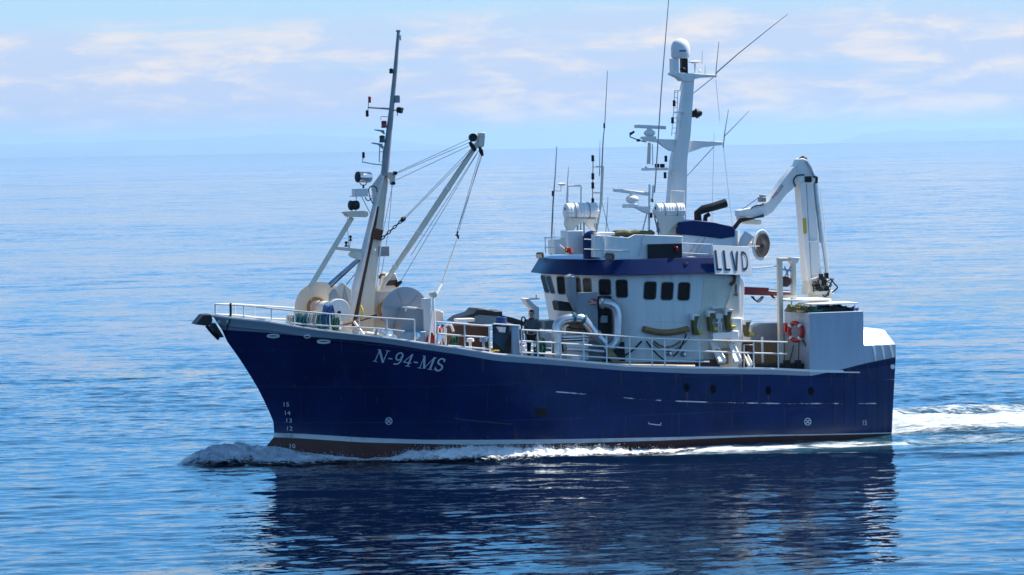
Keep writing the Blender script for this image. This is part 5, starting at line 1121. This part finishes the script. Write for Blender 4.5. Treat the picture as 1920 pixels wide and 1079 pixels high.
# orange cloth on the roof rail
a = mk(); vs = []; 
for i in range(9):
    for j in range(7):
        u, v = i / 8, j / 6; p = at(1058 + 14 * u + 3 * v, 462.5 + 4 * u + 11 * v, 1.9 + .06 * math.sin(u * 9 + v * 3)); vs.append(p)
a.add(vs, [(i * 7 + j, (i + 1) * 7 + j, (i + 1) * 7 + j + 1, i * 7 + j + 1) for i in range(8) for j in range(6)])
o = a.build('signal_flag', ORANGE, None, loc=at(1066, 476, 1.9)); o.modifiers.new('solid', 'SOLIDIFY').thickness = .012; tag(o, 'orange cloth draped over the wheelhouse roof railing', 'flag')
a = mk(); a.tube([at(1049, 460, 1.8), at(1062, 470, 1.9)], .03, 7); tag(a.build('flag_stick', WHITE_CLEAN, None, loc=at(1062, 470, 1.9)), 'short white stick beside the orange cloth on the roof', 'pole')
# plank
a = mk(); a.bar(at(1137, 655, 3.25), at(1158, 681, 3.45), .28, .06, up=(0, 1, .2)); tag(a.build('plank', WOOD, None, .01, loc=at(1158, 681, 3.45)), 'yellowish plank leaning inside the port railing below the fish pipe', 'plank')
# fire extinguisher
c = at(979, 660, 3.2); fe = thing('fire_extinguisher', 'small white canister with a red top inside the railing', 'extinguisher', c)
a = mk(); a.lathe(c, (0, 0, 1), [(.09, 0), (.10, .02), (.10, .22), (.05, .26)], 14); a.build('cylinder', WHITE_CLEAN, fe)
a = mk(); a.lathe(c + Vector((0, 0, .25)), (0, 0, 1), [(.08, 0), (.08, .06), (.03, .1)], 12); a.build('valve', RED, fe)

# ---- the man at the rail
def skin_body(name, verts, edges, radii, m, parent, origin, levels=2):
    me = bpy.data.meshes.new(name); me.from_pydata([tuple(Vector(v)) for v in verts], edges, []); me.update()
    o = bpy.data.objects.new(name, me); col.objects.link(o); o.parent = parent
    o.modifiers.new('skin', 'SKIN').use_smooth_shade = True
    if not me.skin_vertices: 
        bpy.context.view_layer.objects.active = o
    sv = me.skin_vertices[0].data
    for i, r in enumerate(radii): sv[i].radius = r if isinstance(r, tuple) else (r, r); sv[i].use_root = (i == 0)
    s = o.modifiers.new('sub', 'SUBSURF'); s.levels = levels; s.render_levels = levels
    bpy.context.view_layer.update(); dg = bpy.context.evaluated_depsgraph_get()
    nm = bpy.data.meshes.new_from_object(o.evaluated_get(dg)); o.modifiers.clear(); o.data = nm; nm.name = name
    nm.materials.clear(); nm.materials.append(m)
    for p in nm.polygons: p.use_smooth = True
    return o
pf = at(998, 668, 1.4); pf.z = dz(pf.x)
hp = at(994, 581, 1.4).z - pf.z; K = hp / 1.78
man = thing('person', 'man in slate jacket and black trousers standing at the port railing', 'person', pf)
man.rotation_euler = (0, 0, R(60)); man.scale = (K, K, K)     # faces +X locally -> port bow
V = [(0, 0, .95), (0, 0, 1.15), (0, 0, 1.36), (0, 0, 1.47), (.012, 0, 1.55), (.025, 0, 1.66), (.02, 0, 1.73),
     (0, .17, 1.40), (-.02, .215, 1.14), (.07, .19, .92), (0, -.17, 1.40), (-.02, -.215, 1.14), (.07, -.19, .92),
     (0, .095, .90), (.01, .105, .50), (-.01, .11, .09), (.13, .12, .035), (0, -.095, .90), (.01, -.105, .50), (-.01, -.11, .09), (.13, -.12, .035)]
E_ = [(0, 1), (1, 2), (2, 3), (3, 4), (4, 5), (5, 6), (2, 7), (7, 8), (8, 9), (2, 10), (10, 11), (11, 12), (0, 13), (13, 14), (14, 15), (15, 16), (0, 17), (17, 18), (18, 19), (19, 20)]
Rr_ = [(.10, .13), (.095, .125), (.10, .13), .055, .06, (.092, .078), (.07, .062), .06, .045, .034, .06, .045, .034, .082, .056, .042, .035, .082, .056, .042, .035]
for s in (1, -1):                                            # hands: palm, four fingers, thumb
    w = 9 if s == 1 else 12; b = len(V); V.append((.095, s * .185, .87)); E_.append((w, b)); Rr_.append((.018, .036))
    for k, (dy, L) in enumerate(((.026, .075), (.009, .085), (-.009, .08), (-.026, .062))):
        f0 = len(V); V += [(.105 + .004 * k, s * (.185 + dy), .825), (.10, s * (.185 + dy), .825 - L * .55), (.085, s * (.185 + dy), .825 - L)]; E_ += [(b, f0), (f0, f0 + 1), (f0 + 1, f0 + 2)]; Rr_ += [.009, .0085, .007]
    f0 = len(V); V += [(.125, s * .155, .855), (.135, s * .145, .82)]; E_ += [(b, f0), (f0, f0 + 1)]; Rr_ += [.010, .008]
body = skin_body('body', V, E_, Rr_, SKIN, man, pf)
JV = [(0, 0, .90), (0, 0, 1.15), (0, 0, 1.36), (0, 0, 1.455), (0, .18, 1.405), (-.02, .222, 1.14), (.062, .195, .945), (0, -.18, 1.405), (-.02, -.222, 1.14), (.062, -.195, .945)]
JE = [(0, 1), (1, 2), (2, 3), (2, 4), (4, 5), (5, 6), (2, 7), (7, 8), (8, 9)]
skin_body('jacket', JV, JE, [(.125, .165), (.118, .158), (.122, .165), .075, .078, .060, .048, .078, .060, .048], JACKET, man, pf)
TV = [(0, 0, .93), (0, .10, .86), (.012, .108, .50), (-.01, .112, .08), (0, -.10, .86), (.012, -.108, .50), (-.01, -.112, .08)]
skin_body('trousers', TV, [(0, 1), (1, 2), (2, 3), (0, 4), (4, 5), (5, 6)], [(.115, .15), .098, .073, .062, .098, .073, .062], TROUS, man, pf)
def pm(m, name, mt):
    o = m.build(name, mt, None); o.parent = man; return o
a = mk(); a.ball((.012, 0, 1.685), .098, 12, (1.0, .86, 1.02)); o = pm(a, 'hair', HAIR)
for v in o.data.vertices:
    if v.co.z < 1.70 and v.co.x > -0.02: v.co.z = 1.72; v.co.x *= .7; v.co.y *= .8
a = mk(); a.add([(.105, -.018, 1.60), (.105, .018, 1.60), (.10, 0, 1.655), (.14, 0, 1.605)], [(0, 1, 3), (1, 2, 3), (2, 0, 3), (0, 2, 1)]); pm(a, 'nose', SKIN)
a = mk()
for s in (1, -1): a.ball((.100, s * .032, 1.652), .011, 8)
pm(a, 'eyes', INK)
a = mk(); a.bar((.100, -.024, 1.575), (.100, .024, 1.575), .008, .010); pm(a, 'mouth', SCARF)
a = mk()
for s in (1, -1): a.ball((.02, s * .083, 1.635), .026, 8, (.7, .35, 1.1))
pm(a, 'ears', SKIN)
a = mk(); a.tube([(.075 * math.cos(q), .07 * math.sin(q), 1.475) for q in np.linspace(0, 2 * math.pi, 18, endpoint=False)], .028, 8, closed=True); pm(a, 'collar', SCARF)
a = mk()
for s in (1, -1): a.ball((.05, s * .113, .045), .07, 10, (1.9, .75, .65))
pm(a, 'boots', RUBBER)

# ================================================================== SEA
vd = Vector((-math.sin(CAM_A), -math.cos(CAM_A))); rt = Vector((-math.cos(CAM_A), math.sin(CAM_A)))
CX, CY = C0.x, C0.y
def axis(fine0, fine1, step, grow, lo, hi):
    a = list(np.arange(fine0, fine1, step)); s = step; x = fine1
    while x < hi: a.append(x); s *= grow; x += s
    a.append(hi); s = step; x = fine0; b = []
    while x > lo: s *= grow; x -= s; b.append(max(x, lo))
    return np.array(sorted(set(b)) + a)
vv = axis(79.0, 158.0, 0.115, 1.045, -600.0, 26000.0)
uu = axis(-22.0, 22.0, 0.16, 1.09, -9000.0, 9000.0)
U, Vd = np.meshgrid(uu, vv)
WX = CX + vd.x * Vd + rt.x * U; WY = CY + vd.y * Vd + rt.y * U
su = np.gradient(uu)[None, :]; sv_ = np.gradient(vv)[:, None]
def waves(U, Vd, su, sv):
    rs = np.random.RandomState(5); H = np.zeros_like(U)
    for i in range(110):
        lam = 0.42 * (7 / 0.42) ** (rs.rand() ** 1.9); th = rs.normal(0, 0.42) + (0.18 if i % 3 else -0.5); k = 2 * math.pi / lam
        ku, kv = k * math.sin(th), k * math.cos(th); ph = rs.rand() * 6.28
        slope = 0.0080 * min(1.0, (1.6 / lam) ** 0.55)
        att = np.clip(2.2 - np.maximum(su * abs(ku), sv * abs(kv)) / 0.95, 0, 1)
        g = 0.55 + 0.9 * np.sin(U * ku * .083 + Vd * kv * .061 + ph * 3.1) ** 2
        H += slope / k * att * g * np.sin(ku * U + kv * Vd + ph)
    return H
H = waves(U, Vd, su, sv_)
def hw(X):
    xs = xstem(0.2); return np.where(X < X_END, 0.0, np.where(X > xs, 0.0, hb(np.clip(X, X_END, xs), 0.05, xs)))
def bow_h(X, Y):                                              # water heaped up and hollowed along the hull
    A = np.interp(X, [-15, -13, -10, -7, -5, -2, 0, 1.5, 3, 4.4, 5.5, 7, 8.3, 9.3, 10.5, 11.5, 12.3, 12.9], [0.10, 0.05, 0.12, 0.12, 0.02, -0.02, 0.06, 0.13, 0.17, 0.15, 0.02, 0.04, 0.16, 0.34, 0.42, 0.38, 0.22, 0.0])
    d = np.abs(Y) - hw(X); w = np.interp(X, [-15, -8, 0, 6, 9, 13], [1.6, 1.3, 0.9, 0.7, 0.8, 0.9])
    return A * np.exp(-np.clip(d, 0, None) ** 2 / (w * w))
def kelvin(X, Y):                                             # diverging waves of the wake
    K_ = np.zeros_like(X)
    for s in (1, -1):
        for x0, amp in ((6, .13), (-11, .30)):
            xi = x0 - X; c = s * Y - (2.6 + 0.36 * xi); K_ += np.where(xi > 0, (amp if s < 0 else min(amp, .13)) * np.clip(xi / 5, 0, 1) * np.exp(-xi / 40) * np.exp(-(c / 2.2) ** 2) * np.cos(c * 1.9), 0)
    xi = -14 - X; K_ += np.where(xi > -.5, 0.34 * np.exp(-xi / 25) * np.exp(-((Y + .8) / 3.2) ** 2) * (0.55 + .45 * np.sin(xi * .75 - 1.2)), 0)
    return K_
EARTH = 6.371e6
H = H + bow_h(WX, WY) + kelvin(WX, WY) - (np.clip(np.hypot(U, Vd) - 250, 0, None) ** 2) / (2 * EARTH)   # the sea curves away
def foam_map(X, Y):
    d = np.abs(Y) - hw(X); n = fbm(X * 1.1, Y * 1.6, 4, 3)
    w = np.interp(X, [-14, -9, -5, -2, 1, 4, 6, 9, 11, 13.4], [2.0, 1.9, 1.4, .9, 1.15, .75, .35, .7, 1.0, .4])
    side = np.where((X > X_END) & (X < 13.5), np.clip(1.25 - d / w, 0, 1), 0)
    side *= np.interp(X, [-14, -9, -5, 0, 4, 6.5, 9, 12, 13.4], [.30, .36, .52, 1, 1, .75, .8, .8, .2])
    xi = -14 - X
    wk = np.where(xi > -.3, np.exp(-(np.abs(Y + 1.2) / (3.35 + .07 * xi)) ** 4) * np.exp(-xi / 60) * 1.05, 0)
    arm = np.zeros_like(X)
    for s in (1, -1):
        c = s * Y - (4.35 + .10 * (-4 - X)); arm = np.maximum(arm, np.where(X < -3, np.clip((-3 - X) / 1.5, 0, 1) * .72 * np.exp(-(c / (1.05 + .03 * np.clip(-4 - X, 0, 99))) ** 2) * np.exp((X + 6) / 45), 0))
    f = np.maximum(np.maximum(side, wk), arm)
    return np.clip(f * (0.55 + 0.9 * n) , 0, 1)
F = foam_map(WX, WY)
nv, nu = U.shape
me = bpy.data.meshes.new('sea'); idx = np.arange(nv * nu).reshape(nv, nu)
quads = np.stack([idx[:-1, :-1], idx[:-1, 1:], idx[1:, 1:], idx[1:, :-1]], -1).reshape(-1, 4)
co = np.stack([WX, WY, H], -1).reshape(-1, 3)
me.vertices.add(len(co)); me.vertices.foreach_set('co', co.ravel())
me.loops.add(quads.size); me.loops.foreach_set('vertex_index', quads.ravel().astype(np.int32))
me.polygons.add(len(quads)); me.polygons.foreach_set('loop_start', np.arange(0, quads.size, 4, dtype=np.int32))
me.update(calc_edges=True); me.validate()
me.polygons.foreach_set('use_smooth', np.ones(len(me.polygons), bool))
at_ = me.attributes.new('foam', 'FLOAT', 'POINT'); at_.data.foreach_set('value', F.ravel().astype(np.float32))
sea = bpy.data.objects.new('sea', me); col.objects.link(sea); sea['kind'] = 'structure'
def sea_mat():
    m = bpy.data.materials.new('sea_water'); m.use_nodes = True; nt = m.node_tree; N = nt.nodes; L = nt.links; b = N['Principled BSDF']
    def nd(t, **k):
        n = N.new(t)
        for a_, v in k.items(): setattr(n, a_, v)
        return n
    def mth(op, a_, b_=None):
        n = nd('ShaderNodeMath', operation=op)
        for i, v in enumerate((a_, b_)):
            if v is None: continue
            if isinstance(v, (int, float)): n.inputs[i].default_value = v
            else: L.new(v, n.inputs[i])
        return n.outputs[0]
    gp = nd('ShaderNodeNewGeometry')
    mp = nd('ShaderNodeMapping', vector_type='POINT'); L.new(gp.outputs['Position'], mp.inputs[0]); mp.inputs['Rotation'].default_value = (0, 0, CAM_A)
    def noise(scale, sxy, det=4, rough=.55, dist=0.0):
        q = nd('ShaderNodeMapping'); L.new(mp.outputs[0], q.inputs[0]); q.inputs['Scale'].default_value = (*sxy, 1)
        t = nd('ShaderNodeTexNoise'); t.inputs['Scale'].default_value = scale; t.inputs['Detail'].default_value = det; t.inputs['Roughness'].default_value = rough; t.inputs['Distortion'].default_value = dist
        L.new(q.outputs[0], t.inputs['Vector']); return t.outputs['Fac']
    patch = noise(0.012, (0.5, 1.0), 3)
    pr = nd('ShaderNodeMapRange'); L.new(patch, pr.inputs[0]); pr.inputs[1].default_value = .36; pr.inputs[2].default_value = .64; pr.inputs[3].default_value = .62; pr.inputs[4].default_value = 2.2
    def slopes(scale, sxy, det, rough, dist, kx, ky):
        q = nd('ShaderNodeMapping'); L.new(mp.outputs[0], q.inputs[0]); q.inputs['Scale'].default_value = (*sxy, 1)
        t = nd('ShaderNodeTexNoise'); t.inputs['Scale'].default_value = scale; t.inputs['Detail'].default_value = det; t.inputs['Roughness'].default_value = rough; t.inputs['Distortion'].default_value = dist
        L.new(q.outputs[0], t.inputs['Vector'])
        a1 = nd('ShaderNodeVectorMath', operation='SUBTRACT'); L.new(t.outputs['Color'], a1.inputs[0]); a1.inputs[1].default_value = (.5, .5, .5)
        a2 = nd('ShaderNodeVectorMath', operation='MULTIPLY'); L.new(a1.outputs[0], a2.inputs[0]); a2.inputs[1].default_value = (kx, ky, 0); return a2.outputs[0]
    def vadd(a_, b_, op='ADD'):
        n = nd('ShaderNodeVectorMath', operation=op); L.new(a_, n.inputs[0]); L.new(b_, n.inputs[1]); return n.outputs[0]
    sl_ = vadd(slopes(2.3, (.45, 1.2), 6, .70, .6, .15, .37), slopes(.30, (.5, 1.0), 3, .55, .4, .10, .20))
    sc_ = nd('ShaderNodeVectorMath', operation='SCALE'); L.new(sl_, sc_.inputs[0]); L.new(pr.outputs[0], sc_.inputs['Scale'])
    ro = nd('ShaderNodeMapping', vector_type='POINT'); L.new(sc_.outputs[0], ro.inputs[0]); ro.inputs['Rotation'].default_value = (0, 0, -CAM_A)
    nn = nd('ShaderNodeVectorMath', operation='NORMALIZE'); L.new(vadd(gp.outputs['Normal'], ro.outputs[0]), nn.inputs[0])
    at2 = nd('ShaderNodeAttribute', attribute_name='foam')
    fn = noise(2.6, (.45, 1.6), 9, .74, .9)
    f = mth('ADD', mth('MULTIPLY', at2.outputs['Fac'], 1.15), mth('MULTIPLY', mth('SUBTRACT', fn, .5), 1.3))
    fr = nd('ShaderNodeMapRange', interpolation_type='SMOOTHSTEP'); L.new(f, fr.inputs[0]); fr.inputs[1].default_value = .48; fr.inputs[2].default_value = .95
    fm_ = mth('MULTIPLY', fr.outputs[0], mth('GREATER_THAN', at2.outputs['Fac'], .02))
    mx = nd('ShaderNodeMix', data_type='RGBA'); L.new(at2.outputs['Fac'], mx.inputs[0]); mx.inputs[6].default_value = (.001, .006, .022, 1); mx.inputs[7].default_value = (.05, .17, .235, 1)
    m2 = nd('ShaderNodeMix', data_type='RGBA'); L.new(fm_, m2.inputs[0]); L.new(mx.outputs[2], m2.inputs[6]); m2.inputs[7].default_value = (.82, .84, .85, 1)
    L.new(m2.outputs[2], b.inputs['Base Color'])
    rr = nd('ShaderNodeMapRange'); L.new(fm_, rr.inputs[0]); rr.inputs[3].default_value = .03; rr.inputs[4].default_value = .8; L.new(rr.outputs[0], b.inputs['Roughness'])
    b.inputs['IOR'].default_value = 1.333; L.new(nn.outputs[0], b.inputs['Normal'])
    return m
me.materials.append(sea_mat())

# ---- broken water: ragged foam sheets with real relief
def foam_sheet(name, X, Y, H, cover, tint, spray=0):
    nv, nu = X.shape; idx = np.arange(nv * nu).reshape(nv, nu)
    q = np.stack([idx[:-1, :-1], idx[:-1, 1:], idx[1:, 1:], idx[1:, :-1]], -1).reshape(-1, 4)
    cv = cover.ravel(); q = q[(cv[q].mean(1) > .06)]
    used = np.unique(q); rem = np.full(nv * nu, -1); rem[used] = np.arange(len(used)); q = rem[q]
    co = np.stack([X, Y, H], -1).reshape(-1, 3)[used]; cv = cv[used]; tn = tint.ravel()[used]
    if spray:                                              # droplets thrown off the crest
        rs = np.random.RandomState(4); w = np.clip(cv - .5, 0, 1) ** 2 * np.clip(1.0 - 1.6 * tn, 0.02, 1); pick = rs.choice(len(co), spray, p=w / w.sum())
        n0 = len(co); c = co[pick] + np.stack([rs.normal(0, .05, spray), rs.normal(0, .06, spray), np.abs(rs.normal(0, .085, spray))], -1); r = rs.uniform(.004, .012, spray)[:, None]
        tet = np.array([(1, 1, 1), (-1, -1, 1), (-1, 1, -1), (1, -1, -1)]); pts = (c[:, None, :] + tet[None] * r[:, None, :]).reshape(-1, 3)
        co = np.concatenate([co, pts]); cv = np.concatenate([cv, np.full(len(pts), 2.0)]); tn = np.concatenate([tn, np.repeat(tn[pick], 4)])
        b = n0 + np.arange(spray) * 4; tf = np.concatenate([np.stack([b + x for x in f], -1) for f in ((0, 1, 2), (0, 3, 1), (0, 2, 3), (1, 3, 2))])
        faces = q.tolist() + tf.tolist()
    else: faces = q.tolist()
    m = bpy.data.meshes.new(name); m.from_pydata(co.tolist(), [], faces); m.update()
    m.polygons.foreach_set('use_smooth', np.ones(len(m.polygons), bool))
    for nm, val in (('cover', cv), ('tint', tn)): m.attributes.new(nm, 'FLOAT', 'POINT').data.foreach_set('value', np.asarray(val, np.float32))
    return m
def foam_mat(name, sx_, sy_):
    m = bpy.data.materials.new(name); m.use_nodes = True; nt = m.node_tree; N = nt.nodes; L = nt.links; b = N['Principled BSDF']
    g = N.new('ShaderNodeNewGeometry'); mp = N.new('ShaderNodeMapping'); L.new(g.outputs['Position'], mp.inputs[0]); mp.inputs['Scale'].default_value = (sx_, sy_, 1.0)
    t = N.new('ShaderNodeTexNoise'); t.inputs['Scale'].default_value = 4.0; t.inputs['Detail'].default_value = 8; t.inputs['Roughness'].default_value = .72; t.inputs['Distortion'].default_value = .8; L.new(mp.outputs[0], t.inputs['Vector'])
    ac = N.new('ShaderNodeAttribute'); ac.attribute_name = 'cover'; at3 = N.new('ShaderNodeAttribute'); at3.attribute_name = 'tint'
    k = N.new('ShaderNodeMath'); k.operation = 'MULTIPLY_ADD'; L.new(t.outputs['Fac'], k.inputs[0]); k.inputs[1].default_value = 2.0; L.new(ac.outputs['Fac'], k.inputs[2])
    r = N.new('ShaderNodeMapRange'); r.interpolation_type = 'SMOOTHSTEP'; L.new(k.outputs[0], r.inputs[0]); r.inputs[1].default_value = 1.28; r.inputs[2].default_value = 1.75; L.new(r.outputs[0], b.inputs['Alpha'])
    t2 = N.new('ShaderNodeTexNoise'); t2.inputs['Scale'].default_value = 2.2; t2.inputs['Detail'].default_value = 7; t2.inputs['Roughness'].default_value = .68; L.new(mp.outputs[0], t2.inputs['Vector'])
    k2 = N.new('ShaderNodeMath'); k2.operation = 'MULTIPLY_ADD'; L.new(t2.outputs['Fac'], k2.inputs[0]); k2.inputs[1].default_value = 1.3; L.new(at3.outputs['Fac'], k2.inputs[2])
    r2 = N.new('ShaderNodeMapRange'); L.new(k2.outputs[0], r2.inputs[0]); r2.inputs[1].default_value = .55; r2.inputs[2].default_value = 1.45
    mx = N.new('ShaderNodeMix'); mx.data_type = 'RGBA'; L.new(r2.outputs[0], mx.inputs[0]); mx.inputs[6].default_value = (.86, .88, .89, 1); mx.inputs[7].default_value = (.10, .22, .33, 1)
    L.new(mx.outputs[2], b.inputs['Base Color']); b.inputs['Roughness'].default_value = .6
    bp = N.new('ShaderNodeBump'); bp.inputs['Strength'].default_value = .6; bp.inputs['Distance'].default_value = .06; L.new(t.outputs['Fac'], bp.inputs['Height']); L.new(bp.outputs[0], b.inputs['Normal'])
    return m
def side_foam():
    xs = np.arange(13.0, -8.0, -.042); ds = np.arange(-.15, 2.4, .042); X, D = np.meshgrid(xs, ds)
    base = hw(X); Y = base + D; Y = np.where(X > xstem(.2), D - .55, Y)
    A = np.interp(X, [-14, -9, -6, -4, -2, 0, 1.5, 3, 4.6, 5.6, 7, 8.2, 9.4, 10.8, 11.7, 12.4, 12.9], [0, .0, .02, .12, .22, .28, .30, .30, .24, .07, .07, .14, .20, .24, .20, .10, 0])
    d0 = np.interp(X, [-14, -6, 0, 4, 7, 9, 13], [.8, .8, .75, .6, .25, .8, 1.0]); s = np.interp(X, [-14, 0, 5, 6, 9, 13], [.7, .70, .62, .30, 1.2, 1.3])
    pr = np.exp(-((D - d0) / s) ** 2); n = fbm(X * 2.2, D * 2.6, 5, 40); n2 = fbm(X * 8, D * 8, 4, 60)
    Hh = A * pr * (.35 + 1.1 * n) + .20 * (n2 - .45) * np.minimum(A * 5, 1) * pr
    Hz = waves((X - CX) * rt.x + (Y - CY) * rt.y, (X - CX) * vd.x + (Y - CY) * vd.y, np.full_like(X, .2), np.full_like(X, .2)) + bow_h(X, Y)
    cov = pr * np.interp(X, [-9, -7, -5, -3, 0, 4.5, 6, 8, 9.5, 11.5, 12.9], [0, .2, .6, 1.0, 1.25, 1.2, .7, .85, 1.25, 1.1, .5])
    cover = np.clip(cov * (.45 + .95 * n) + .25 * (n2 - .5), 0, 1.4)
    tint = np.interp(X, [3.8, 5.0, 6.5, 8, 10, 13], [-.15, .08, .0, .18, .38, .5])  # bluer forward: watery foam, with the hull's shade painted in
    return foam_sheet('bow_wave_foam', X, Y, Hz + Hh + .02, cover, tint, 3600)
def wake_sheet():
    xs = np.arange(-13.8, -36, -.07); ys = np.arange(-6.5, 8.5, .055); X, Y = np.meshgrid(xs, ys)
    f = foam_map(X, Y); n = fbm(X * .9, Y * 2.2, 5, 71); n2 = fbm(X * 4, Y * 5, 3, 83)
    Hz = waves((X - CX) * rt.x + (Y - CY) * rt.y, (X - CX) * vd.x + (Y - CY) * vd.y, np.full_like(X, .2), np.full_like(X, .2)) + bow_h(X, Y) + kelvin(X, Y)
    cover = np.clip(f * 1.05 * (.55 + .75 * n) + .25 * (n2 - .5), 0, 1.2)
    cover = np.where(X > X_END + .1, np.where(np.abs(Y) - hw(X) > .05, cover, 0), cover)
    tint = np.clip(.30 + .45 * np.clip((Y - 2.6) / 1.5, 0, 1), 0, 1)
    return foam_sheet('wake_foam', X, Y, Hz + .03 + .20 * f * n * n2, cover, tint)
for m_, mt_ in ((side_foam(), foam_mat('bow_foam', .9, .9)), (wake_sheet(), foam_mat('wake_froth', .38, 1.25))):
    m_.materials.append(mt_); o = bpy.data.objects.new(m_.name, m_); col.objects.link(o)
    tag(o, 'white broken water along the hull' if 'bow' in m_.name else 'white wake spreading behind the stern', 'foam', kind='stuff')

# ================================================================== FAR SHORE AND AIR
def hills(name, d, az_pts, seed):
    n = 240; a = mk(); vs = []
    xs = np.linspace(az_pts[0][0], az_pts[-1][0], n); hs_ = np.interp(xs, [p[0] for p in az_pts], [p[1] for p in az_pts])
    hs_ = hs_ * (0.9 + .2 * fbm(xs * .02, xs * 0 + seed, 4, seed))
    for x, h in zip(xs, hs_):
        u = (x - 960) / CAM_F * d; hh = h / CAM_F * d
        for k, (dd, f) in enumerate(((0, -.02), (400, .35), (1500, .8), (3000, 1.0), (6000, .9), (9000, -.02))):
            v = d + dd; p = Vector((CX + vd.x * v + rt.x * u * v / d, CY + vd.y * v + rt.y * u * v / d)); w = 0.85 + .3 * vnoise(np.array([x * .03]), np.array([k * 1.7 + seed]), seed)[0]
            vs.append((p.x, p.y, -135 + hh * f * (w if k in (1, 2) else 1) if f > 0 else -145))
    m = 6; a.add(vs, [(i * m + j, (i + 1) * m + j, (i + 1) * m + j + 1, i * m + j + 1) for i in range(n - 1) for j in range(m - 1)])
    o = a.build(name, HILL, None); o['kind'] = 'structure'; return o
HILL = mat('hillside', (.15, .20, .26), .9, var=.3, scale=.002)
hills('hills', 70000, [(-900, 20), (-500, 30), (-100, 26), (100, 28), (330, 32), (480, 35), (560, 36), (640, 34), (700, 27), (760, 22), (830, 12), (900, 2), (940, 0)], 3)
hills('hills', 72000, [(1540, 0), (1580, 5), (1630, 20), (1700, 24), (1780, 22), (1850, 24), (1920, 23), (2100, 28), (2500, 26), (2900, 10)], 9)
HZ_ON = True
if HZ_ON:
    m = bpy.data.materials.new('haze'); m.use_nodes = True; N = m.node_tree.nodes
    for n in list(N): N.remove(n)
    vo = N.new('ShaderNodeVolumePrincipled'); vo.inputs['Color'].default_value = (.55, .78, 1.0, 1); vo.inputs['Density'].default_value = 2.3e-5; vo.inputs['Anisotropy'].default_value = 0.3
    out = N.new('ShaderNodeOutputMaterial'); m.node_tree.links.new(vo.outputs[0], out.inputs['Volume'])
    a = mk(); a.box((0, 0, 75), (170000, 170000, 460)); o = a.build('haze', m, None, smooth=False); o['kind'] = 'stuff'; tag(o, 'thin pale blue sea haze softening the far shore', 'haze')
